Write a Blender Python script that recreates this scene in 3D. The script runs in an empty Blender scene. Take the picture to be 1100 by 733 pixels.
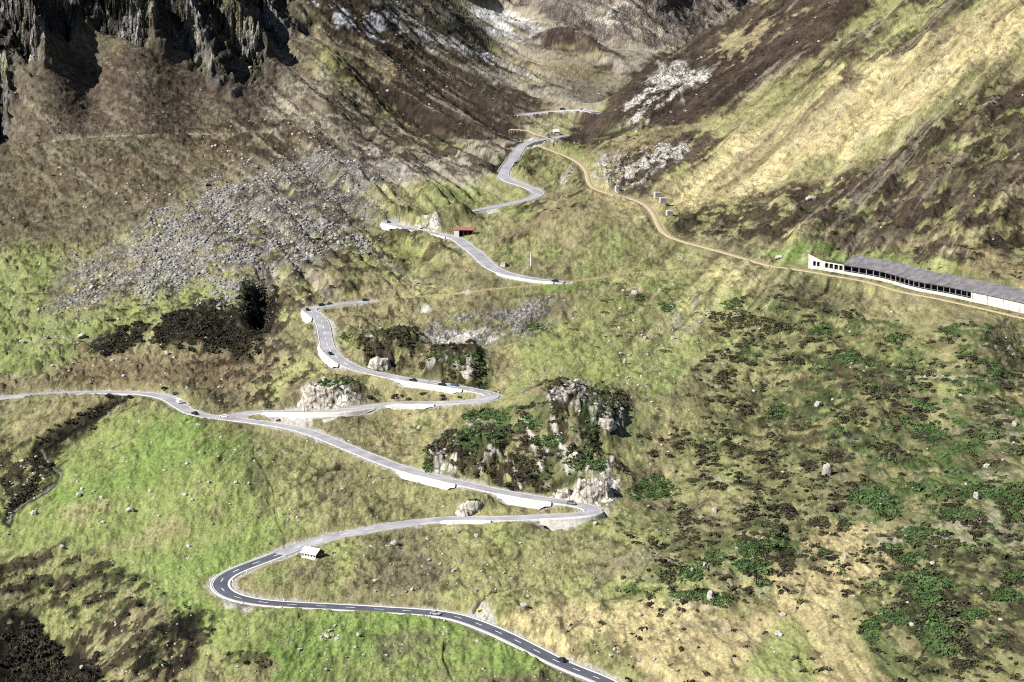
import bpy, math, random, time
import numpy as np
T0 = time.time()
random.seed(7); RNG = np.random.default_rng(11)
scene = bpy.context.scene
COL = scene.collection
R_ = math.radians

# ------------------------------------------------------------------ camera numbers
F = 2300.0; CX, CY = 550.0, 366.5; PITCH = R_(10.5)
def tilt(py):                       # tangent of elevation of the sight line through row py
    return math.tan(math.atan((CY - py) / F) - PITCH)
def ray_dir(px, py):
    u = (px - CX) / F; v = (CY - py) / F
    y = math.cos(PITCH) + v * math.sin(PITCH); z = -math.sin(PITCH) + v * math.cos(PITCH)
    return u / y, z / y             # per metre of forward distance Y
def xu(px, py=CY):
    return ray_dir(px, py)[0]

# ------------------------------------------------------------------ noise
LAT = RNG.random((512, 512)).astype(np.float32) * 2 - 1
def vnoise(x, y, seed=0):
    x = x + seed * 37.13; y = y + seed * 91.7
    xi = np.floor(x); yi = np.floor(y)
    fx = (x - xi).astype(np.float32); fy = (y - yi).astype(np.float32)
    xi = xi.astype(np.int32) & 511; yi = yi.astype(np.int32) & 511
    x1 = (xi + 1) & 511; y1 = (yi + 1) & 511
    fx = fx * fx * (3 - 2 * fx); fy = fy * fy * (3 - 2 * fy)
    a = LAT[yi, xi]; b = LAT[yi, x1]; c = LAT[y1, xi]; d = LAT[y1, x1]
    return (a + (b - a) * fx) * (1 - fy) + (c + (d - c) * fx) * fy
def fbm(x, y, octv=4, seed=0, gain=.5, rot=.6):
    s = 0; amp = 1.0; tot = 0
    c, sn = math.cos(rot), math.sin(rot)
    for k in range(octv):
        s = s + amp * vnoise(x, y, seed + k * 3); tot += amp
        x, y = (x * c - y * sn) * 2.03 + 5.1, (x * sn + y * c) * 2.03 + 9.7
        amp *= gain
    return s / tot * 1.6
def ridged(x, y, octv=4, seed=0):
    s = 0; amp = 1.0; tot = 0
    for k in range(octv):
        s = s + amp * (1 - np.abs(vnoise(x, y, seed + k * 5)) * 2); tot += amp
        x, y = x * 2.1 + 3.3, y * 2.1 + 1.7; amp *= .5
    return s / tot
def sstep(a, b, x):
    t = np.clip((x - a) / (b - a), 0, 1); return t * t * (3 - 2 * t)

# ------------------------------------------------------------------ the lie of the land: surveyed heights
# (column, row) of the sight line and the distance Y at which it meets the ground
SURV = [
(0,733,790),(200,733,780),(400,733,775),(640,733,765),(760,733,715),(900,733,680),(1050,733,650),(1100,733,640),
(0,640,880),(120,640,875),(240,640,855),(360,650,850),(480,655,840),(560,688,805),(650,640,838),(800,640,800),(950,640,770),(1100,640,740),
(0,547,1000),(200,547,975),(330,585,915),(400,566,930),(520,556,928),(655,547,925),(800,547,890),(950,547,865),(1100,547,830),
(0,480,1110),(200,480,1075),(370,479,1065),(500,520,985),(500,480,1040),(600,470,1030),(750,480,1010),(900,480,980),(1050,480,950),(1100,480,930),
(0,427,1220),(170,424,1215),(240,450,1150),(300,444,1155),(420,434,1130),(535,426,1125),(480,412,1150),(430,406,1160),(700,425,1110),(850,425,1090),(1000,425,1060),(1100,425,1040),
(330,333,1290),(347,352,1250),(355,375,1205),(395,323,1325),(600,304,1335),(750,350,1240),(900,350,1200),(1050,365,1110),(500,350,1240),(600,370,1200),
(829,286,1362),(867,286,1345),(905,296,1322),(970,313,1268),(1037,326,1222),(1100,340,1176),(960,296,1330),(1100,318,1200),
(764,267,1440),(716,254,1500),(705,236,1545),(661,210,1680),(631,190,1780),(596,163,1900),(587,159,1920),
(520,280,1400),(480,253,1500),(412,240,1560),(460,300,1370),(560,250,1510),(620,250,1500),
(520,226,1625),(579,207,1690),(543,193,1740),(554,170,1850),(575,152,1960),(620,118,2150),(604,118,2160),(590,140,2040),(560,140,2040),
(600,100,2350),(600,75,2600),(690,58,2900),(560,40,3000),(520,10,3400),(600,30,3300),(560,0,4100),(640,40,3450),(640,0,3650),(740,35,3600),(740,0,3800),(640,-100,3950),(740,-100,4000),(640,-300,4300),
(640,-300,5600),(900,-300,5600),(300,-260,5200),(800,-40,4200),
(100,400,1280),(250,400,1275),(0,330,1450),(100,330,1430),(250,330,1385),(200,265,1600),(0,265,1650),(350,250,1540),(350,285,1450),
(300,200,1750),(100,200,1830),(0,200,1850),(400,190,1760),(480,200,1700),(100,150,1950),(0,150,1960),(250,148,1975),(400,150,2000),(490,150,1990),
(100,100,2060),(0,80,2060),(100,50,2110),(200,90,2085),(300,100,2120),(100,0,2140),(0,0,2110),(200,0,2200),(300,0,2330),(350,50,2250),(400,100,2180),(400,0,2480),(480,100,2250),(450,50,2440),(550,100,2330),(500,50,2600),(470,0,2800),(540,60,2800),
(100,-150,2300),(300,-120,2600),(0,-260,2500),(330,-120,3400),
(1100,250,1400),(1000,250,1420),(900,250,1450),(810,250,1495),(1100,150,1580),(1000,150,1620),(900,150,1680),(800,170,1740),(750,200,1690),(720,160,1830),(680,190,1760),(650,150,1950),
(1100,50,1740),(1000,50,1790),(900,50,1880),(800,80,1960),(740,100,2020),(1100,0,1810),(1000,0,1870),(900,0,1960),(625,127,2110),(660,100,2160),(700,68,2230),(760,35,2300),(830,0,2380),
(900,-60,2450),(1000,-200,2450),(1100,-300,2400),
(-400,733,800),(-400,427,1250),(-400,200,1850),(-400,0,2050),(-400,-300,2300),(-150,547,1010),(-150,300,1520),(-150,60,2060),
(1500,733,560),(1500,425,900),(1500,300,1050),(1500,100,1400),(1500,-200,1700),(1250,640,700),(1250,360,1120),(1250,50,1600)]
RAW = [(700,2450,-.054*2450-50),(760,2560,-.0395*2560-70),(830,2700,-.0243*2700-80),(660,2330,-.068*2330-20),(900,2900,-75),(1050,2900,-40),
(550,60,-45),(550,150,-85),(550,300,-150),(550,450,-205),(550,600,-245),(100,150,-85),(1000,150,-80),(-300,300,-150),(1400,300,-130),(100,450,-210),(1000,450,-185),(-400,120,-60),(1500,120,-50),
(-400,9000,500),(550,9000,450),(1500,9000,500),(-400,4500,450),(1500,4500,420),(200,7000,480),(900,7000,480)]
L0, LK = math.log(600.0), .23
cu, cl, cz = [], [], []
for px, py, Y in SURV:
    a, b = ray_dir(px, py); cu.append(a); cl.append(math.log(Y)); cz.append(b * Y)
for px, Y, z in RAW:
    cu.append(xu(px)); cl.append(math.log(Y)); cz.append(z)
cu = np.array(cu); cl = (np.array(cl) - L0) * LK; cz = np.array(cz)
def kern(du, dl): return np.sqrt(du * du + dl * dl + .010 ** 2)
n = len(cu)
A = np.zeros((n + 3, n + 3)); A[:n, :n] = kern(cu[:, None] - cu[None], cl[:, None] - cl[None]) - np.eye(n) * 2e-5
A[:n, n] = 1; A[:n, n + 1] = cu; A[:n, n + 2] = cl; A[n:, :n] = A[:n, n:].T
W = np.linalg.solve(A, np.concatenate([cz, np.zeros(3)]))
def base_z(u, Y):
    l = (np.log(Y) - L0) * LK; out = W[n] + W[n + 1] * u + W[n + 2] * l
    for i in range(n): out = out + W[i] * kern(u - cu[i], l - cl[i])
    return out

# coarse grid, then rows spread evenly over the slope as it faces the valley viewpoint
cpx = np.concatenate([np.arange(-420, -10, 20), np.arange(-10, 1111, 6), np.arange(1120, 1521, 20)]).astype(float)
cU = (cpx - CX) / F / math.cos(PITCH)
NL = 900
cY = np.exp(np.linspace(math.log(45), math.log(9500), NL))
Zc = base_z(cU[None, :], cY[:, None])
th = np.arctan(Zc / cY[:, None])
dth = np.diff(th, axis=0) * F
dl = np.diff(np.log(cY))[:, None]
dens = np.sqrt((np.clip(dth, 0, None)) ** 2 + (dl * 60) ** 2)
dens *= np.where(cY[1:, None] < 560, .18, 1.0) * np.where(cY[1:, None] > 4500, .25, 1.0)
for _ in range(40):
    dens[:, 1:-1] = (dens[:, :-2] + dens[:, 1:-1] * 2 + dens[:, 2:]) / 4
Sc = np.vstack([np.zeros((1, len(cpx))), np.cumsum(dens, axis=0)])   # surface row coordinate, about pixels
# fine grid
fpx = np.concatenate([np.linspace(-420, -12, 60), np.arange(-10, 1110.1, .95), np.linspace(1112, 1520, 60)])
NR = 1150
ci = np.clip(np.searchsorted(cpx, fpx) - 1, 0, len(cpx) - 2)
cf = (fpx - cpx[ci]) / (cpx[ci + 1] - cpx[ci])
Scf = Sc[:, ci] * (1 - cf) + Sc[:, ci + 1] * cf
Zcf = Zc[:, ci] * (1 - cf) + Zc[:, ci + 1] * cf
NCOL = len(fpx)
U = (fpx - CX) / F / math.cos(PITCH)
lY = np.zeros((NR, NCOL)); Z = np.zeros((NR, NCOL)); S = np.zeros((NR, NCOL))
lc = np.log(cY)
for j in range(NCOL):
    s = np.linspace(0, Scf[-1, j], NR)
    lY[:, j] = np.interp(s, Scf[:, j], lc); Z[:, j] = np.interp(lY[:, j], lc, Zcf[:, j]); S[:, j] = s
Y = np.exp(lY); X = U[None, :] * Y
# horizontal columns fan out from one axis, x = U*Y ; S counts rows across the slope from the near edge
Sref = Scf[int(np.searchsorted(cY, 560))]
S = S - Sref[None, :]
S = 733 - S                                     # reads like a map row, 733 in the near valley
PX = np.broadcast_to(fpx[None, :], S.shape)
print('grid', NR, NCOL, 'smin', S.min(), time.time() - T0)
M1 = X.astype(np.float64)                        # metres across
M2 = Z + .21 * Y                                 # metres up the slope as the valley viewpoint sees it

M1f, M2f = M1.astype(np.float32), M2.astype(np.float32)
def col_of(u): return int(np.clip(np.searchsorted(U, u), 0, NCOL - 1))
def hit(px, py, grid=None, far=False):
    """where the sight line (px,py) meets the ground: world x, Y, z and surface row"""
    Zg = Z if grid is None else grid
    u, t = ray_dir(px, py)
    j = col_of(u); T = Zg[:, j] / Y[:, j]
    m = (T >= t) & (Y[:, j] > 500)
    k = np.argmax(m) if not far else len(m) - 1 - np.argmax(~m[::-1]) + 0
    if far:                                       # last upward crossing inside 4.5 km
        idx = np.where((T[1:] >= t) & (T[:-1] < t) & (Y[1:, j] > 500) & (Y[1:, j] < 4800))[0]
        k = (idx[-1] + 1) if len(idx) else k
    k = max(1, int(k)); t0, t1 = T[k - 1], T[k]
    f = 0 if t1 == t0 else min(1, max(0, (t - t0) / (t1 - t0)))
    y = Y[k - 1, j] * (1 - f) + Y[k, j] * f
    return u * y, y, t * y, S[k - 1, j] * (1 - f) + S[k, j] * f
def zat(x, y, grid=None):
    Zg = Z if grid is None else grid
    u = x / y; j = int(np.clip(np.searchsorted(U, u) - 1, 0, NCOL - 2)); f = (u - U[j]) / (U[j + 1] - U[j])
    return float((1 - f) * np.interp(y, Y[:, j], Zg[:, j]) + f * np.interp(y, Y[:, j + 1], Zg[:, j + 1]))
def path_on(pts, far=False, step=10):
    out = []
    for i, (x0, y0) in enumerate(pts):
        x1, y1 = pts[(i + 1) % len(pts)]
        k = max(1, int(math.hypot(x1 - x0, y1 - y0) / step))
        for q in range(k):
            px = x0 + (x1 - x0) * q / k; py = y0 + (y1 - y0) * q / k
            out.append((px, hit(px, py, Zbase, far)[3]))
    return np.array(out)
def poly_sd(poly, margin):
    """signed distance (inside positive) on the surface map, only near the polygon"""
    lo = poly.min(0) - margin; hi = poly.max(0) + margin
    j0, j1 = np.searchsorted(fpx, lo[0]), np.searchsorted(fpx, hi[0])
    sub = (slice(None), slice(j0, j1))
    px = PX[sub]; ss = S[sub]
    rows = np.where(((ss >= lo[1]) & (ss <= hi[1])).any(axis=1))[0]
    if len(rows) == 0 or j1 <= j0: return None, None
    sub = (slice(rows[0], rows[-1] + 1), slice(j0, j1)); px = PX[sub]; ss = S[sub]
    d2 = np.full(px.shape, 1e9); ins = np.zeros(px.shape, bool)
    m = len(poly)
    for i in range(m):
        ax, ay = poly[i]; bx, by = poly[(i + 1) % m]
        ex, ey = bx - ax, by - ay; L = ex * ex + ey * ey
        if L < 1e-9: continue
        t = np.clip(((px - ax) * ex + (ss - ay) * ey) / L, 0, 1)
        d2 = np.minimum(d2, (px - ax - t * ex) ** 2 + (ss - ay - t * ey) ** 2)
        if ay != by:
            c = (ay > ss) != (by > ss)
            ins ^= c & (px < (bx - ax) * (ss - ay) / (by - ay) + ax)
    d = np.sqrt(d2); return sub, np.where(ins, d, -d)

Zbase = Z.copy()
# ------------------------------------------------------------------ knolls, gullies and cliffs
def bump(px, py, rx, ry, h, p=1.0, skew=0.0, far=False):
    _, _, _, s0 = hit(px, py, Zbase, far)
    dx = (PX - px) - skew * (S - s0); dy = S - s0
    r = (dx / rx) ** 2 + (dy / ry) ** 2
    m = r < 6
    Z[m] += h * np.exp(-r[m] ** p)
BUMPS = [(605,448,62,34,15,1.4,0),(492,388,38,17,9,1.6,0),(418,372,36,17,7,1.5,0),(352,416,44,13,6,1.5,0),(500,492,62,22,9,1.4,0),
 (505,541,22,9,5,1.6,0),(205,366,42,17,9,1.8,.2),(262,352,16,14,6,1.2,0),(283,322,15,26,-24,1.2,-.3),(300,310,18,22,5,1,0),
 (815,590,34,20,6,1.4,0),(760,630,40,22,5,1.3,0),(880,330,60,14,3,1,0),(640,505,40,18,6,1.2,0),(720,430,60,30,5,1,0),
 (250,520,110,40,7,1,0),(80,560,80,28,4,1,0),(60,480,45,18,-6,1.1,-1.2),(20,520,30,18,-6,1.1,-.6),(25,700,60,30,-14,1.2,0),
 (950,430,80,30,4,1,0),(1040,560,60,26,4,1,0),(1000,660,60,30,4,1,0),(470,360,50,15,-2,1,0),(350,300,40,15,6,1,0),
 (385,195,30,6,5,1.5,0),(470,210,30,8,4,1.2,0),(440,238,12,4,3,1,0),(482,238,30,6,8,1.4,0),(430,327,26,5,4,1.4,0),(560,185,10,10,4,1,0),(600,230,40,16,5,1,0),
 (610,46,30,8,14,1.5,.3),(650,62,26,7,8,1.5,.3),(430,205,26,8,5,1.3,0),(380,355,20,16,5,1,0),(540,335,60,14,-2,1,0)]
for b in BUMPS: bump(*b)
noise_amp = np.ones(S.shape)
fade = sstep(300, 650, Y)
h1 = fbm(M1 / 150, M2 / 95, 4, 3) * 5.0
h2 = fbm(M1 / 30, M2 / 22, 3, 21) * 1.5
h3 = ridged(M1 / 16 + .5 * M2 / 16, M2 / 20, 3, 33) * .55
h4 = fbm(M1 / 4.2, M2 / 3.0, 3, 45, .6) * .8 + fbm(M1 / 1.9, M2 / 1.5, 2, 49) * .22 + fbm(M1 / 11, M2 / 7, 3, 47, .6) * .5
steep_r = sstep(640, 900, PX) * sstep(330, 180, S)
diag = fbm((M1 * .77 - M2 * .64) / 14, (M1 * .64 + M2 * .77) / 90, 4, 51)    # gullies running down to the left
diag2 = fbm((M1 * .7 + M2 * .7) / 16, (M1 * .7 - M2 * .7) / 150, 4, 61)       # gullies running down to the right
left_far = sstep(620, 480, PX + .9 * (S - 60)) * sstep(240, 320, PX + .0 * S) * sstep(190, 130, S)
disp = h1 * (1 - .0 * fade) + h2 + h3 + h4 + steep_r * (diag * 3.2) + left_far * diag2 * 7.0
disp = disp + steep_r * (diag * 1.6 + fbm((M1f * .77 - M2f * .64) / 5, (M1f * .64 + M2f * .77) / 60, 3, 53) * 1.0)
VF = [(520,0),(560,30),(590,100),(560,120),(600,126),(640,125),(700,60),(600,10)]
_p = path_on(VF); _sub, _sd = poly_sd(_p, 30); vfl = np.zeros(S.shape, np.float32); vfl[_sub] = sstep(-12, 12, _sd)
vfl *= (Y > 2150)
disp = disp * (1 - .72 * vfl)
Z += disp * fade * np.where(Y > 4000, 2.2, 1.0)
# cliffs, top left
cl_poly = path_on([(-60,-60),(330,-60),(330,0),(352,38),(318,48),(292,50),(300,88),(262,104),(240,98),(225,70),(200,70),(178,60),(150,50),(120,44),(96,52),(70,85),(36,78),(28,130),(10,170),(-40,180)])
sub, sd = poly_sd(cl_poly, 30)
m1, m2 = M1[sub], M2[sub]
wx = fbm(m1 / 34, m2 / 46, 4, 71) * 17
q = m1 + .62 * m2 + wx
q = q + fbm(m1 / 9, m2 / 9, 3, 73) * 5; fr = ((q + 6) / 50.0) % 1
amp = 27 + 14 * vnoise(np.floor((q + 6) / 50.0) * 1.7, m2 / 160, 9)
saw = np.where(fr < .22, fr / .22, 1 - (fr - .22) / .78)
rib2 = ridged(q / 15, m2 / 60, 3, 77)
edge = sstep(-4, 22, sd + fbm(m1 / 14, m2 / 14, 3, 79) * 9)
cliff = np.zeros(S.shape); cliff[sub] = edge; crest = np.zeros(S.shape); crest[sub] = edge * sstep(.34, .2, fr)  # crest covers the left side of each rib, the one facing the sun
crag = fbm(m1 / 6, m2 / 9, 4, 83, .6)
Z[sub] += edge * (amp * saw * 1.9 - 20 + 7 * rib2 + 1.5 * crag)
far_m = sstep(2900, 3300, Y) * sstep(500, 560, PX)
Z += far_m * (ridged((M1 + .5 * M2) / 60, M2 / 130, 4, 91) * 9 + ridged(M1 / 16, M2 / 20, 3, 95) * 2.5)
# craggy faces on the right mountain and in the scree
def mask_poly(pts, soft, ns, na, seed, far=False):
    m = np.zeros(S.shape, np.float32)
    p = path_on(pts, far); sub, sd = poly_sd(p, soft * 2 + na + 4)
    if sub is None: return m
    nz = fbm(PX[sub] / ns, S[sub] / ns, 4, seed) * na if na else 0
    m[sub] = sstep(-soft, soft, sd + nz); return m
ROCKS = [[(664,140),(668,112),(690,86),(706,72),(722,72),(735,66),(757,72),(762,88),(738,98),(715,112),(700,128),(680,138)],
         [(636,188),(648,168),(680,172),(700,160),(728,152),(742,160),(720,176),(700,186),(684,202),(664,206),(646,202)],
         [(585,452),(588,425),(604,410),(626,404),(640,412),(626,430),(632,452),(618,462),(600,455)],
         [(640,446),(668,444),(666,462),(650,470),(636,462)],
         [(462,505),(466,470),(482,458),(500,470),(496,495),(486,508)],
         [(606,508),(610,498),(640,486),(662,490),(660,506),(640,514)]]
rockm = np.zeros(S.shape, np.float32)
for i, p in enumerate(ROCKS): rockm = np.maximum(rockm, mask_poly(p, 4, 9, 7, 101 + i))
Z += rockm * (ridged((M1 + .3 * M2) / 12, M2 / 13, 4, 111) * 1.9 + fbm(M1 / 4, M2 / 4, 3, 113) * .9)
knollm = np.zeros(S.shape, np.float32)
for i, p in enumerate([[(384,388),(392,360),(416,353),(444,352),(448,368),(430,400),(408,402)],[(452,402),(456,376),(480,363),(505,361),(522,375),(530,400),(518,414),(480,412)],
  [(450,510),(460,475),(490,450),(545,445),(556,452),(590,425),(598,404),(622,400),(652,410),(674,430),(668,450),(655,475),(640,500),(610,520),(560,526),(500,518)]]):
    knollm = np.maximum(knollm, mask_poly(p, 6, 9, 6, 601 + i))
k_r = ridged((M1f + .4 * M2f) / 13, M2f / 12, 4, 605)
Z += knollm * (k_r * 2.2 + fbm(M1f / 4.5, M2f / 3.6, 3, 607) * .9)
print('relief', time.time() - T0)

# ------------------------------------------------------------------ roads
def cr(pts, per=10):
    P = [2 * np.array(pts[0]) - np.array(pts[1])] + [np.array(p, float) for p in pts] + [2 * np.array(pts[-1]) - np.array(pts[-2])]
    out = []
    for i in range(1, len(P) - 2):
        for k in range(per):
            t = k / per; a, b, c, d = P[i - 1], P[i], P[i + 1], P[i + 2]
            out.append(.5 * ((2 * b) + (c - a) * t + (2 * a - 5 * b + 4 * c - d) * t * t + (3 * b - a - 3 * c + d) * t ** 3))
    out.append(np.array(pts[-1], float)); return np.array(out)
def resample(P, step):
    d = np.r_[0, np.cumsum(np.hypot(*np.diff(P[:, :2], axis=0).T))]
    k = max(2, int(d[-1] / step) + 1); q = np.linspace(0, d[-1], k)
    return np.stack([np.interp(q, d, P[:, i]) for i in range(P.shape[1])], 1)
def smooth(P, it, cols=(2,)):
    P = P.copy()
    for _ in range(it):
        for c in cols: P[1:-1, c] = (P[:-2, c] + 2 * P[1:-1, c] + P[2:, c]) / 4
    return P
ROADS = {}
def road(key, pts, hw, sh, D=9.0, zs=60, start_z=None, end_z=None, xy=14):
    W_ = []
    for px, py in pts:
        u = (ray_dir(px, py)); x, y, z, s = hit(px, py, Zbase); W_.append((x, y, z))
    P = resample(cr(W_, 12), 3.0); P = smooth(P, xy, (0, 1)); 
    if start_z is not None: P[0, 2] = start_z
    if end_z is not None: P[-1, 2] = end_z
    P = smooth(P, zs, (2,)); ROADS[key] = dict(P=P, hw=hw, sh=sh, D=D)
    return P
A = [(730,772),(672,745),(648,733),(604,714.5),(556,689),(515,669.5),(481,660),(433,656.5),(365,653.5),(307,649),(268,645.5),(245,640),(233,630),(239,619.4),(259,610),(290,600),(317,589),(341,581),(370,574.4),(400,566.6),(477,559),(535,556),(583,556),(612,555),(636,552.5),(648,549),(641,545),(617,540.5),(570,534.5),(518,524),(467,513),(433,504),(399,491.5),(370,479),(334,464),(300,457.5),(262,452.5),(243,449.5),(211,445),(190,434),(178,426.5),(160,423),(146,421.6),(110,422),(68,423),(0,427),(-40,429),(-150,433),(-300,438),(-400,440)]
PA = road('main', A, 3.5, 1.0)
def nearest(P, px, py):
    q = P[:, 0] / P[:, 1]; u, t = ray_dir(px, py); tt = P[:, 2] / P[:, 1]
    return int(np.argmin((q - u) ** 2 + (tt - t) ** 2))
zj = PA[nearest(PA, 236, 448.7), 2]
C_ = [(236,448.8),(273,444.6),(300,442.8),(330,442),(370,440),(416,434.6),(467,433),(512,431),(530,428.5),(537,425.5),(530,422.5),(512,419.6),(484,415),(460,411),(433,406.6),(405,403.5),(380,396.5),(366,387),(354,377),(350,365),(348,352),(344,342),(336,335.5),(327,332.3),(332,330),(351,327.5),(370,326),(398,323.4)]
PC = road('branch', C_, 3.8, .9, start_z=zj)
D_ = [(606,303.5),(596,303.2),(576,301.2),(556,297.5),(541,293.5),(528,287),(519,279),(512,272),(501,264),(491,256.5),(478,252.5),(460,250.2),(440,246),(422,241.5),(411,239.4),(420,237.6),(436,235.4),(454,233.6),(480,230),(508,227),(520,225.5),(534,221.5),(556,216.8),(574,212),(580,207.5),(568,201.5),(554,196.5),(543,192.5),(541,186),(546,177),(552,170),(557,162),(562,156),(575,151.5),(588,149.5),(606,146)]
PD = road('upper', D_, 4.0, 1.0)
PK = road('spur', [(398,323.4),(420,321.5),(440,319.5),(460,317.6),(494,314),(540,308.5),(580,305.6),(598,304)], 1.5, .4, D=6, start_z=PC[-1, 2])
PE = road('top', [(560,124),(580,121),(604,118.2),(616,117.8),(628,118.6),(640,121)], 4.5, .8)
PT = road('track', [(578,156),(596,163),(612,169.5),(623,176),(630,184),(632,194),(639,203),(661,209.6),(682,214.6),(696,222),(703,231),(708,243),(716,253),(735,260.5),(764,267),(798,277.5),(829,286)], 1.9, .7, D=7)
PG = road('rail', [(829,286),(850,287.8),(873,290.5),(900,296.5),(935,305),(969,313),(1003,320.5),(1037,327),(1100,341),(1140,349),(1200,361)], 1.3, .4, D=14, zs=120)
PH = road('path', [(604,303),(624,300.6),(648,297),(672,293.5),(700,291.5),(735,291),(780,289),(829,287.6)], 1.1, .3, D=4)
def uphill(P, d):
    t = np.gradient(P[:, :2], axis=0); t /= np.linalg.norm(t, axis=1)[:, None]; nn = np.stack([-t[:, 1], t[:, 0]], 1)
    nn *= np.sign(nn[:, 1:2]); Q = P.copy(); Q[:, :2] += nn * d; Q[:, 2] += .5; return Q
GA = nearest(PG, 858, 288.5)
PGAL = uphill(PG[GA:], 14.0); ROADS['gallery'] = dict(P=PGAL, hw=7.5, sh=0, D=12)
PI_ = road('footpath', [(20,154),(60,153),(100,147.5),(140,146),(200,145),(250,143),(300,142),(350,139.5)], 1.3, .3, D=4)
PJ = road('lane', [(548,139),(558,139),(568,140),(576,144.5),(590,148)], 1.8, .4, D=5)

# gallery bench is part of the same cut: the gallery stands on the uphill side of the rail path
GAL0 = 0
near_d = np.full(S.shape, 1e6); near_z = np.zeros(S.shape); near_hw = np.full(S.shape, 3.0); near_D = np.full(S.shape, 9.0); side = np.zeros(S.shape, np.float32)
along = np.full(S.shape, -1.0); rid = np.full(S.shape, -1)
keys = list(ROADS)
def carve_dist(P, hw, D, r):
    mar = hw + D + 6
    for i in range(len(P) - 1):
        a, b = P[i], P[i + 1]
        xm0, xm1 = min(a[0], b[0]) - mar, max(a[0], b[0]) + mar; y0, y1 = min(a[1], b[1]) - mar, max(a[1], b[1]) + mar
        u0, u1 = min(xm0 / y0, xm0 / y1), max(xm1 / y0, xm1 / y1)
        j0, j1 = np.searchsorted(U, u0), np.searchsorted(U, u1)
        if j1 <= j0: continue
        ys = Y[:, j0:j1]; rows = np.where((ys.max(1) >= y0) & (ys.min(1) <= y1))[0]
        if len(rows) == 0: continue
        sl = (slice(rows[0], rows[-1] + 1), slice(j0, j1))
        x, y = X[sl], Y[sl]; ex, ey = b[0] - a[0], b[1] - a[1]; L = ex * ex + ey * ey + 1e-9
        t = np.clip(((x - a[0]) * ex + (y - a[1]) * ey) / L, 0, 1)
        dx, dy = x - a[0] - t * ex, y - a[1] - t * ey; d = np.sqrt(dx * dx + dy * dy) - hw
        m = d < near_d[sl]
        for arr, v in ((near_d, d), (near_z, a[2] + (b[2] - a[2]) * t), (side, np.sign(ex * dy - ey * dx)), (along, i + t)):
            q = arr[sl]; q[m] = (v if np.isscalar(v) else v)[m]; arr[sl] = q
        for arr, v in ((near_D, D), (rid, r)):
            q = arr[sl]; q[m] = v; arr[sl] = q
for r, k in enumerate(keys):
    o = ROADS[k]; carve_dist(o['P'], o['hw'] + o['sh'], o['D'], r)
# walls: (road, from, to, side, drop below the edge, parapet)
WALLS = [
 ('main',(581,556),(650,547),-1,6.5,.5,'pale stone retaining wall under the sharp bend below the rock face'),
 ('main',(500,520),(433,504),1,3.0,.5,'pale stone retaining wall below the long middle road'),
 ('main',(600,540),(542,530),1,3.4,.5,'pale stone retaining wall on the valley side near the dark rocks'),
 ('main',(535,556),(478,559),1,1.2,.5,'low pale edge wall beside the road in front of the small knoll'),
 ('branch',(322,334),(345,342),1,5.0,.6,'pale corner wall holding up the highest bend on the left'),
 ('branch',(351,371),(372,391),1,4.0,.5,'short pale wall below the steep descending road'),
 ('branch',(430,406),(500,417),1,2.6,.5,'long pale wall under the road with three dark cars'),
 ('branch',(416,434.6),(467,433),1,2.0,.6,'low pale wall along the gravel side road'),
 ('branch',(290,443),(400,437),-1,2.2,.3,'broad pale masonry slope between the forking roads'),
 ('upper',(440,246),(405,239),1,4.5,.6,'pale wall round the bend at the edge of the boulder field'),
 ('upper',(484,254),(452,249),1,4.5,.4,'rough stone embankment below the red-roofed shed'),
 ('upper',(596,303),(540,293),-1,1.0,.7,'low pale wall beside the road end on the green shoulder'),
 ('upper',(562,156),(592,149),-1,6.5,.6,'bright concrete wall holding the road above the gorge'),
 ('upper',(541,186),(552,170),1,2.5,.5,'pale wall beside the road as it drops through the gorge'),
]
def wall_range(w):
    P = ROADS[w[0]]['P']; a, b = nearest(P, *w[1]), nearest(P, *w[2])
    return min(a, b), max(a, b)
drop = np.zeros(S.shape)
wallsides = []
for w in WALLS:
    r = keys.index(w[0]); a, b = wall_range(w); P = ROADS[w[0]]['P']
    # valley side = the side nearer to the viewer of the place
    mid = (a + b) // 2; t = P[min(mid + 1, len(P) - 1)] - P[mid - 1]
    nrm = np.array([-t[1], t[0]]); sd_ = 1.0 if nrm[1] < 0 else -1.0
    if abs(nrm[1]) < .35 * abs(nrm[0]): sd_ = 1.0 if nrm[0] < 0 else -1.0
    wallsides.append((a, b, sd_))
    m = (rid == r) & (along > a - 2) & (along < b + 2) & (side == sd_) & (near_d < 18)
    e = sstep(a - 2, a + 2, along[m]) * sstep(b + 2, b - 2, along[m])
    drop[m] = np.maximum(drop[m], e * w[4])
dD = near_D
w_in = 1 - sstep(0, 1, np.clip(near_d, 0, None) / dD)
nz_small = fbm(M1 / 5, M2 / 4, 3, 131) * .5
target = near_z - np.where(near_d < -.2, .45, .12) - drop * sstep(-.8, .15, near_d)
Z = np.where(near_d < dD, Z * (1 - w_in) + (target + nz_small * sstep(.5, 4, near_d) * .8) * w_in, Z)
print('roads', time.time() - T0)

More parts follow.
